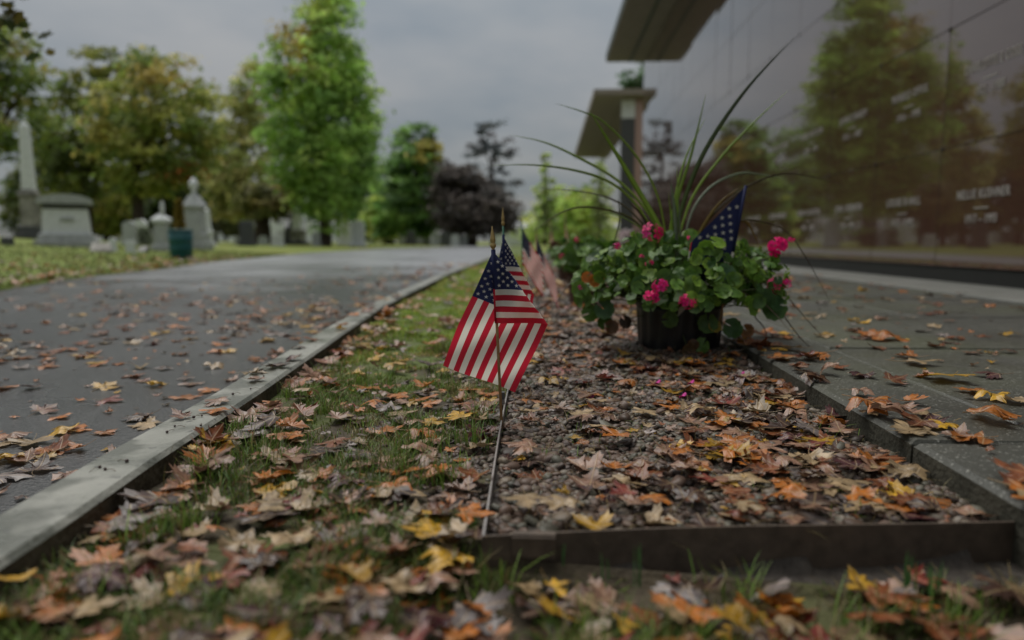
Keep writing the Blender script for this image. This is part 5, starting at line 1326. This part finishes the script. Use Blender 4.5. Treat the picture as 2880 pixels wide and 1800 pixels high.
#   zone: count, colour weights, style weights, size range, tilt, stacking height
Wbed = [.15, .08, .15, .17, .17, .15, .06, .07, .04]; Wver = [.19, .09, .17, .19, .12, .11, .03, .06, .04]; Wroad = [.30, .10, .16, .14, .18, .08, .01, .02, .01]; Wsw = [.20, .13, .12, .16, .18, .12, .04, .03, .02]
LEAVES = []     # x, y, z, size, yaw, tilt, tilt dir, shape, colour, zone
def scatter(zone, n, xf, yf, wts, sty, s0, s1, tilt, lift, dens=None):
    got = 0; tries = 0
    while got < n and tries < n * 30:
        tries += 1
        y = yf(); x = xf(y)
        if dens and r.uniform() > dens(x, y): continue
        if (x - POT[0]) ** 2 + (y - POT[1]) ** 2 < .19 ** 2: continue
        ci = r.choice(len(LN), p=np.array(wts) / sum(wts)); st = STY[r.choice(4, p=sty)]
        si = r.choice([i for i in range(len(SHAPES)) if SHAPES[i][0] == st])
        LEAVES.append([x, y, None, r.uniform(s0, s1), r.uniform(0, 2 * math.pi), abs(r.normal(0, tilt)), r.uniform(0, 2 * math.pi), si, ci, zone, r.uniform(0, lift)]); got += 1
def nz2(x, y, s, o): return mnoise.noise(Vector((x * s, y * s, o)))
U = r.uniform
# gravel bed, near to far; thick on the right by the paving, open gravel in the middle
scatter('gravel', 270, lambda y: U(edge_x(y) + .02, sw_x(y) - .02), lambda: U(.94, 2.3), Wbed, [.40, .20, .14, .26], .042, .070, .10, .012, lambda x, y: (y > bed_front(x) + .03) * (.16 + 1.0 * max(0, (x - .12) / .45) + .25 * (nz2(x, y, 3.3, 5) > .08) * (x < .3)))
scatter('gravel', 290, lambda y: U(edge_x(y) + .02, sw_x(y) - .02), lambda: U(2.3, 4.4), [.22, .1, .2, .2, .12, .06, .02, .12, .04], [.45, .2, .13, .22], .045, .075, .11, .015)
scatter('gravel', 420, lambda y: U(edge_x(y) + .02, sw_x(y) - .02), lambda: U(4.2, 13), [.22, .1, .16, .2, .14, .08, .02, .05, .03], [.4, .25, .15, .2], .07, .11, .2, .02)
# verge
scatter('verge', 125, lambda y: U(kerb_x(y) + .03, edge_x(y) - .02), lambda: U(.72, 2.0), Wver, [.42, .20, .14, .24], .042, .072, .12, .010, lambda x, y: .22 + .7 * max(0, (x + .45) / .35) + .4 * (nz2(x, y, 4, 8) > .1))
scatter('verge', 52, lambda y: U(kerb_x(y) + .03, edge_x(y) - .02), lambda: U(.55, 1.15), Wver, [.42, .20, .14, .24], .042, .066, .14, .012)
scatter('verge', 90, lambda y: kerb_x(y) + .03 + abs(r.normal(0, .05)), lambda: U(.95, 4.5), Wver, [.3, .3, .2, .2], .045, .075, .35, .015)
scatter('verge', 150, lambda y: U(kerb_x(y) + .03, edge_x(y) - .02), lambda: U(2.0, 7.0), [.32, .16, .12, .12, .16, .06, .01, .02, .03], [.35, .25, .2, .2], .045, .075, .18, .015)
scatter('verge', 110, lambda y: U(kerb_x(y) + .03, edge_x(y) - .02), lambda: U(7, 20), [.32, .16, .12, .12, .16, .06, .01, .02, .03], [.3, .3, .2, .2], .06, .1, .25, .02)
# ground in front of the bed
scatter('front', 250, lambda y: U(-.62, .80), lambda: U(.45, .90), Wver, [.34, .24, .18, .24], .042, .066, .22, .012, lambda x, y: (1.0 if y < bed_front(x) - .075 or x < EDX - .03 else 0) * (.4 + .6 * (x > -.25)))
# road
scatter('road', 430, lambda y: kerb_x(y) - KW - .02 - abs(r.normal(0, 1.4)), lambda: 1.0 + 5.0 * U(0, 1) ** 1.0, Wroad, [.48, .20, .12, .20], .045, .075, .10, .003, lambda x, y: 1 if x > road_x(y) + .1 else 0)
scatter('road', 260, lambda y: U(road_x(y) + .2, kerb_x(y) - KW - .02), lambda: U(2.6, 9), Wroad, [.48, .20, .12, .20], .045, .075, .10, .003)
scatter('road', 120, lambda y: kerb_x(y) - KW - .02 - abs(r.normal(0, .8)), lambda: U(7, 16), Wroad, [.4, .25, .15, .2], .06, .1, .15, .004)
scatter('lawn', 230, lambda y: road_x(y) + .25 - abs(r.normal(0, .9)), lambda: U(5, 20), [.30, .06, .14, .24, .2, .02, .01, .02, .01], [.3, .3, .2, .2], .07, .11, .3, .03)
scatter('lawn', 200, lambda y: road_x(y) - U(.1, 8), lambda: U(5, 14), [.36, .10, .12, .14, .2, .04, .01, .02, .01], [.3, .3, .2, .2], .07, .11, .3, .03)
# paving
scatter('paving', 75, lambda y: U(sw_x(y) + .03, 2.6), lambda: U(1.05, 2.9), Wsw, [.36, .30, .12, .22], .045, .07, .13, .004)
scatter('paving', 170, lambda y: U(sw_x(y) + .03, 2.9), lambda: U(2.3, 8), Wsw, [.36, .3, .12, .22], .045, .075, .13, .005)
scatter('paving', 40, lambda y: sw_x(y) + abs(r.normal(0, .06)), lambda: U(.9, 3.2), Wsw, [.3, .3, .2, .2], .045, .075, .2, .008)
scatter('kerb', 26, lambda y: kerb_x(y) - U(.02, KW - .02), lambda: 1.2 + 4 * U(0, 1) ** 1.4, Wsw, [.4, .3, .1, .2], .04, .07, .15, .003, lambda x, y: .25 if y < 1.9 else 1)
# torn scraps between the whole leaves
scatter('gravel', 420, lambda y: U(edge_x(y) + .02, sw_x(y) - .02), lambda: U(1.0, 2.8), Wbed, [.2, .3, .2, .3], .014, .030, .3, .012, lambda x, y: y > bed_front(x) + .02)
scatter('verge', 280, lambda y: U(kerb_x(y) + .02, edge_x(y) - .02), lambda: U(.6, 2.8), Wver, [.2, .3, .2, .3], .014, .030, .3, .008)
scatter('paving', 160, lambda y: U(sw_x(y) + .02, 2.6), lambda: U(1.0, 4), Wsw, [.2, .3, .2, .3], .012, .026, .2, .002)
scatter('road', 160, lambda y: kerb_x(y) - KW - .02 - abs(r.normal(0, .8)), lambda: U(1.0, 4), Wroad, [.2, .3, .2, .3], .012, .026, .2, .002)
# leaves the photograph singles out: big ones, placed where they lie
for (px, py, wpx, cname, st, zone, z) in [
    (1290, 1178, 115, 'golden yellow', 'flat', 'verge', .012), (1365, 1140, 90, 'pinkish tan', 'folded', 'verge', .02), (1470, 1275, 120, 'pinkish tan', 'curled', 'gravel', .02), (1620, 1240, 46, 'golden yellow', 'flat', 'gravel', .015),
    (1915, 1292, 80, 'orange', 'flat', 'gravel', .02), (2010, 1270, 75, 'golden yellow', 'folded', 'gravel', .02), (1730, 1240, 100, 'orange', 'folded', 'gravel', .02), (1480, 1430, 130, 'pale tan', 'flat', 'gravel', .02), (1580, 1450, 130, 'pale tan', 'crumpled', 'gravel', .03),
    (1755, 1405, 100, 'dull red', 'folded', 'gravel', .03), (1840, 1420, 110, 'orange', 'curled', 'gravel', .02), (2100, 1450, 110, 'pale tan', 'curled', 'gravel', .02), (2420, 1410, 130, 'orange', 'crumpled', 'gravel', .03), (2290, 1430, 130, 'dark brown', 'flat', 'gravel', .03),
    (1690, 1060, 90, 'greyish mauve', 'flat', 'gravel', .014), (1630, 1030, 70, 'greyish mauve', 'flat', 'gravel', .014), (1700, 1075, 80, 'dull red', 'folded', 'gravel', .02), (1650, 1120, 80, 'pinkish tan', 'folded', 'gravel', .02),
    (2660, 1075, 150, 'golden yellow', 'flat', 'paving', .055), (2300, 1012, 90, 'orange', 'curled', 'paving', .055), (2360, 1125, 100, 'maroon', 'folded', 'paving', .06), (2440, 1160, 140, 'orange', 'crumpled', 'paving', .06), (2560, 1180, 110, 'pinkish tan', 'folded', 'paving', .06), (2790, 1185, 160, 'orange', 'crumpled', 'paving', .06),
    (2580, 1030, 110, 'pale tan', 'flat', 'paving', .055), (2480, 960, 130, 'orange', 'crumpled', 'paving', .055),
    (1560, 1600, 95, 'golden yellow', 'folded', 'front', .02), (1660, 1640, 110, 'pale tan', 'flat', 'front', .02), (1890, 1660, 110, 'pale tan', 'flat', 'front', .03), (1890, 1590, 70, 'dull red', 'folded', 'front', .02), (1750, 1700, 100, 'golden yellow', 'folded', 'front', .02), (2060, 1680, 130, 'golden yellow', 'curled', 'front', .03), (2100, 1640, 90, 'orange', 'flat', 'front', .02), (2220, 1690, 130, 'pale tan', 'curled', 'front', .02),
    (760, 1290, 110, 'rust brown', 'flat', 'verge', .012), (780, 1310, 120, 'pale tan', 'flat', 'verge', .01), (350, 1480, 150, 'greyish mauve', 'curled', 'verge', .02), (430, 1580, 150, 'pinkish tan', 'folded', 'verge', .02), (540, 1550, 110, 'rust brown', 'curled', 'verge', .02), (400, 1590, 120, 'pale tan', 'flat', 'verge', .015), (260, 1710, 150, 'pale tan', 'flat', 'verge', .015), (45, 1640, 100, 'golden yellow', 'folded', 'verge', .03), (790, 1240, 90, 'orange', 'curled', 'verge', .02),
    (1060, 1490, 110, 'pinkish tan', 'folded', 'verge', .02), (1130, 1660, 140, 'pale tan', 'crumpled', 'front', .03), (1000, 1660, 120, 'golden yellow', 'folded', 'front', .02), (1280, 1520, 120, 'pale tan', 'folded', 'verge', .02), (1110, 1560, 130, 'rust brown', 'curled', 'verge', .02), (520, 1250, 100, 'pale tan', 'flat', 'road', -.055), (680, 1005, 60, 'golden yellow', 'curled', 'kerb', .047)]:
    q = on_ground(px, py, z); ci = LN.index(cname); si = [i for i in range(len(SHAPES)) if SHAPES[i][0] == st][int(r.integers(0, 5))]
    dep = to_px(q)[2][0]
    LEAVES.append([q[0], q[1], None, wpx * dep / FPX / 1.32, U(0, 6.28), abs(r.normal(0, .10)) + (.30 if zone == 'front' else 0), U(0, 6.28) if zone != 'front' else math.pi * .5, si, ci, zone, max(0, z - (.05 if zone == 'paving' else .045 if zone == 'kerb' else -.06 if zone == 'road' else 0))])
LX = np.array([l[0] for l in LEAVES]); LY = np.array([l[1] for l in LEAVES])
LZ = land_z(LX, LY)
zone_add = {'gravel': .007, 'verge': .006, 'front': .008, 'road': .001, 'lawn': .02, 'paving': .001, 'kerb': .001}
for i, l in enumerate(LEAVES): l[2] = float(LZ[i]) + zone_add[l[9]] + l[10]
def leaf_matrix(l):
    x, y, z, s, yaw, tilt, td, si, ci, zone, _ = l
    ax_ = Vector((math.cos(td), math.sin(td), 0))
    return Matrix.Translation((x, y, z + math.sin(tilt) * s * .35)) @ Matrix.Rotation(tilt, 4, ax_) @ Matrix.Rotation(yaw, 4, 'Z') @ Matrix.Scale(s, 4)
PXS = np.array([[q[0] for q in to_px(np.array([l[0], l[1], l[2]]))] for l in LEAVES])
vis = (PXS[:, 0] > -20) & (PXS[:, 0] < 2900) & (PXS[:, 1] < 1830) & (PXS[:, 2] > .1)
shown = np.array([l[3] for l in LEAVES]) / np.maximum(PXS[:, 2], .1) * vis
order = np.argsort(-shown)
NIND = 300
ind, restl = order[:NIND], order[NIND:]
# the mass of smaller leaves
Vs = []; F4s = []; F3s = []; Cs = []; Us = []; off = 0
for i in restl:
    l = LEAVES[i]; st, V, F4, F3, UV, ti = SHAPES[l[7]]
    Mx = np.array(leaf_matrix(l)); W_ = V @ Mx[:3, :3].T + Mx[:3, 3]
    Vs.append(W_); F4s.append(F4 + off); F3s.append(F3 + off); Us.append(UV); Cs.append(LV[l[8]] * ti[:, None] * r.uniform(.65, 1.25)); off += len(V)
props(np_mesh('leaf_litter', np.vstack(Vs), [np.vstack(F4s), np.vstack(F3s)], M['leaf'], col=np.vstack(Cs), uv=np.vstack(Us), smooth=True), kind='stuff', label='smaller fallen maple leaves strewn over road, verge, gravel and paving', cat='leaf litter')
# the large ones, each an object of its own
ZT = {'gravel': 'on the gravel', 'verge': 'on the mossy verge', 'front': 'on the grass before the gravel bed', 'road': 'on the wet road', 'lawn': 'on the far lawn', 'paving': 'on the dark paving', 'kerb': 'on top of the kerb'}
def landmark(l, px, py):
    x, y, z_ = l[0], l[1], l[9]
    if z_ == 'gravel':
        if y < 1.08: return 'just behind the front steel strip'
        if x - edge_x(y) < .09: return 'against the side steel strip'
        if sw_x(y) - x < .10: return 'against the paving edge'
        if (x - POT[0]) ** 2 + (y - POT[1]) ** 2 < .45 ** 2: return 'beside the black pot'
        if abs(x - fb[0]) < .25 and abs(y - fb[1]) < .3: return 'right of the nearest flag pole'
        return ['in the middle of the bed', 'in the right half of the bed'][x > .3] + (' near the front' if y < 1.45 else ' towards the pot')
    if z_ == 'verge':
        if x - kerb_x(y) < .09: return 'at the foot of the kerb'
        if edge_x(y) - x < .09: return 'left of the side steel strip'
        if abs(x - fb[0]) < .3 and abs(y - fb[1]) < .3: return 'left of the nearest flag pole'
        return ('nearest the camera' if y < .95 else 'between kerb and flag' if y < 2.0 else 'beyond the nearest flag')
    if z_ == 'front': return 'under the steel strip' if x > EDX and y > .78 else ('at the bottom right' if px > 2000 else 'at the bottom centre' if px > 1100 else 'at the bottom left')
    if z_ == 'paving': return 'near the paving edge' if x - sw_x(y) < .3 else ('out toward the wall' if x > 1.6 else 'in the middle slabs')
    if z_ == 'road': return 'close to the kerb' if kerb_x(y) - KW - x < .5 else ('far left' if px < 500 else 'in mid road')
    return ''
meshes = {}
desc = []
med = np.median([LEAVES[i][3] for i in ind])
for i in ind:
    l = LEAVES[i]; px, py = PXS[i, 0], PXS[i, 1]
    size = 'large' if l[3] > med * 1.15 else 'small' if l[3] < med * .87 else 'middling'
    # which way the tip points in the picture
    M3 = leaf_matrix(l); a = np.array(M3 @ Vector((0, -.3, 0))); b_ = np.array(M3 @ Vector((0, .7, 0)))
    ua, ub = to_px(a), to_px(b_); dxp, dyp = ub[0][0] - ua[0][0], ub[1][0] - ua[1][0]
    if abs(dxp) > 2.2 * abs(dyp): tipd = 'right' if dxp > 0 else 'left'
    else: tipd = 'toward camera' if dyp > 0 else 'away'
    desc.append([LN[l[8]], SHAPES[l[7]][0], ZT[l[9]], landmark(l, px, py), size, tipd, px, py])
from collections import defaultdict
labels = [f'{d[1]} {d[0]} maple leaf {d[2]}, {d[3]}' for d in desc]
def dups(): 
    g_ = defaultdict(list)
    for j, s in enumerate(labels): g_[s].append(j)
    return [v for v in g_.values() if len(v) > 1]
for v in dups():
    if len({desc[j][4] for j in v}) > 1:
        for j in v: labels[j] = desc[j][4] + ' ' + labels[j]
for v in dups():
    if len({desc[j][5] for j in v}) > 1:
        for j in v: labels[j] += ', tip ' + desc[j][5]
for v in dups():
    v.sort(key=lambda j: desc[j][6])
    if len(v) == 2: names_ = ['left one of two', 'right one of two']
    elif len(v) == 3: names_ = ['leftmost', 'middle one of three', 'rightmost']
    else: names_ = [f'{["leftmost", "second from left", "third from left", "fourth from left", "fifth from left", "sixth from left", "seventh from left", "eighth from left"][min(q, 7)]}' for q in range(len(v))]
    for j, nm in zip(v, names_): labels[j] += ', ' + nm
for j, i in enumerate(ind):
    l = LEAVES[i]; key = (l[7], l[8], int(i) % 2)
    if key not in meshes:
        st, V, F4, F3, UV, ti = SHAPES[l[7]]
        o = np_mesh('maple_leaf', V, [F4, F3], M['leaf'], col=LV[l[8]] * ti[:, None] * (.85 if key[2] else 1.1), uv=UV, smooth=True)
        meshes[key] = o.data
    else:
        o = bpy.data.objects.new('maple_leaf', meshes[key]); COL.objects.link(o)
    o.matrix_world = leaf_matrix(l)
    lb = ' '.join(labels[j].split()[:16])
    props(o, lb, 'leaf', 'fallen maple leaves')

# ------------------------------------------------------------------ berries with stalks on the kerb, fallen petals
r = np.random.default_rng(70)
kerb_spots = [(281, 1318), (296, 1324), (357, 1302), (492, 1202), (545, 1178), (568, 1172), (622, 1127), (565, 1200), (655, 1112), (705, 1096), (742, 1060), (470, 1219), (612, 1162)]
for bi, (px, py) in enumerate(kerb_spots):
    q = on_ground(px, py, .045); s = .003 * r.uniform(.7, 1.25)
    a = r.uniform(0, 6.28)
    root = thing('fallen_berry', (q[0], q[1], .045), ('dark berry with a thin stalk lying on the kerb top, among the scattered ones' if bi > 2 else ['left berry of the close pair on the near kerb', 'right berry of the close pair on the near kerb', 'dark berry lying just beyond the close pair on the kerb'][bi]), 'berry', 'berries on the kerb')
    mb = MB(); mb.lathe((q[0], q[1], .0455), [(0, 0), (s * .8, s * .35), (s, s), (s * .8, s * 1.65), (0, s * 2)], 10); mb.build('fruit', M['berry'], root, smooth=True)
    mb = MB(); d = np.array([math.cos(a), math.sin(a), 0]); p0 = q + np.array([0, 0, s]); mb.tube([p0 + d * s * .9, p0 + d * .012 + np.array([0, 0, .002]), p0 + d * .022 + np.array([0, 0, -s + .001])], .00045, 4); mb.build('stalk', M['twig'], root)
for (px, py, lb) in [(1660, 1120, 'lilac pink fallen petal on a red leaf in the gravel'), (1920, 1120, 'bright pink fallen petal below the black pot'), (1848, 1084, 'deep magenta petal at the foot of the gravel mound'), (2085, 1058, 'magenta petal near the paving edge by the pot'), (1943, 1076, 'tiny pink petal on the gravel mound')]:
    q = on_ground(px, py, .02); q[2] = float(land_z(q[0], q[1])) + .022
    V = []; n = 9; s = .010
    for i in range(n): a = 2 * math.pi * i / n; V.append((q[0] + s * math.cos(a), q[1] + s * .7 * math.sin(a), q[2] + .004 * math.sin(a * 2) + .005 * math.cos(a)))
    V.append((q[0], q[1], q[2] - .003)); b0 = len(V); V += [(x, y, z - .0006) for x, y, z in V]
    F = [(i, (i + 1) % n, n) for i in range(n)] + [(b0 + (i + 1) % n, b0 + i, b0 + n) for i in range(n)] + [(i, b0 + i, b0 + (i + 1) % n, (i + 1) % n) for i in range(n)]
    me = bpy.data.meshes.new('fallen_petal'); me.from_pydata([tuple(np.array(v) - q) for v in V], [], F)
    ca = me.color_attributes.new('Col', 'FLOAT_COLOR', 'POINT'); ca.data.foreach_set('color', np.tile([.55, .04, .28, 1], len(V)).astype('f'))
    o = link_mesh('fallen_petal', me, M['petal'], smooth=True); o.location = q; props(o, lb, 'petal', 'fallen petals')
# a twig lying on the verge
q0, q1 = on_ground(720, 1330, .012), on_ground(885, 1278, .016)
tw = thing('fallen_twig', tuple(q0), 'dark straight twig lying among leaves on the verge', 'twig')
mb = MB(); mb.tube([q0, (q0 + q1) / 2 + np.array([0, 0, .004]), q1], [.003, .0026, .002], 6); mb.build('stick', M['twig'], tw, smooth=True)
mb = MB(); md_ = q0 * .4 + q1 * .6; mb.tube([md_, md_ + np.array([.02, .03, .008])], [.0016, .0008], 5); mb.build('side_shoot', M['twig'], tw, smooth=True)
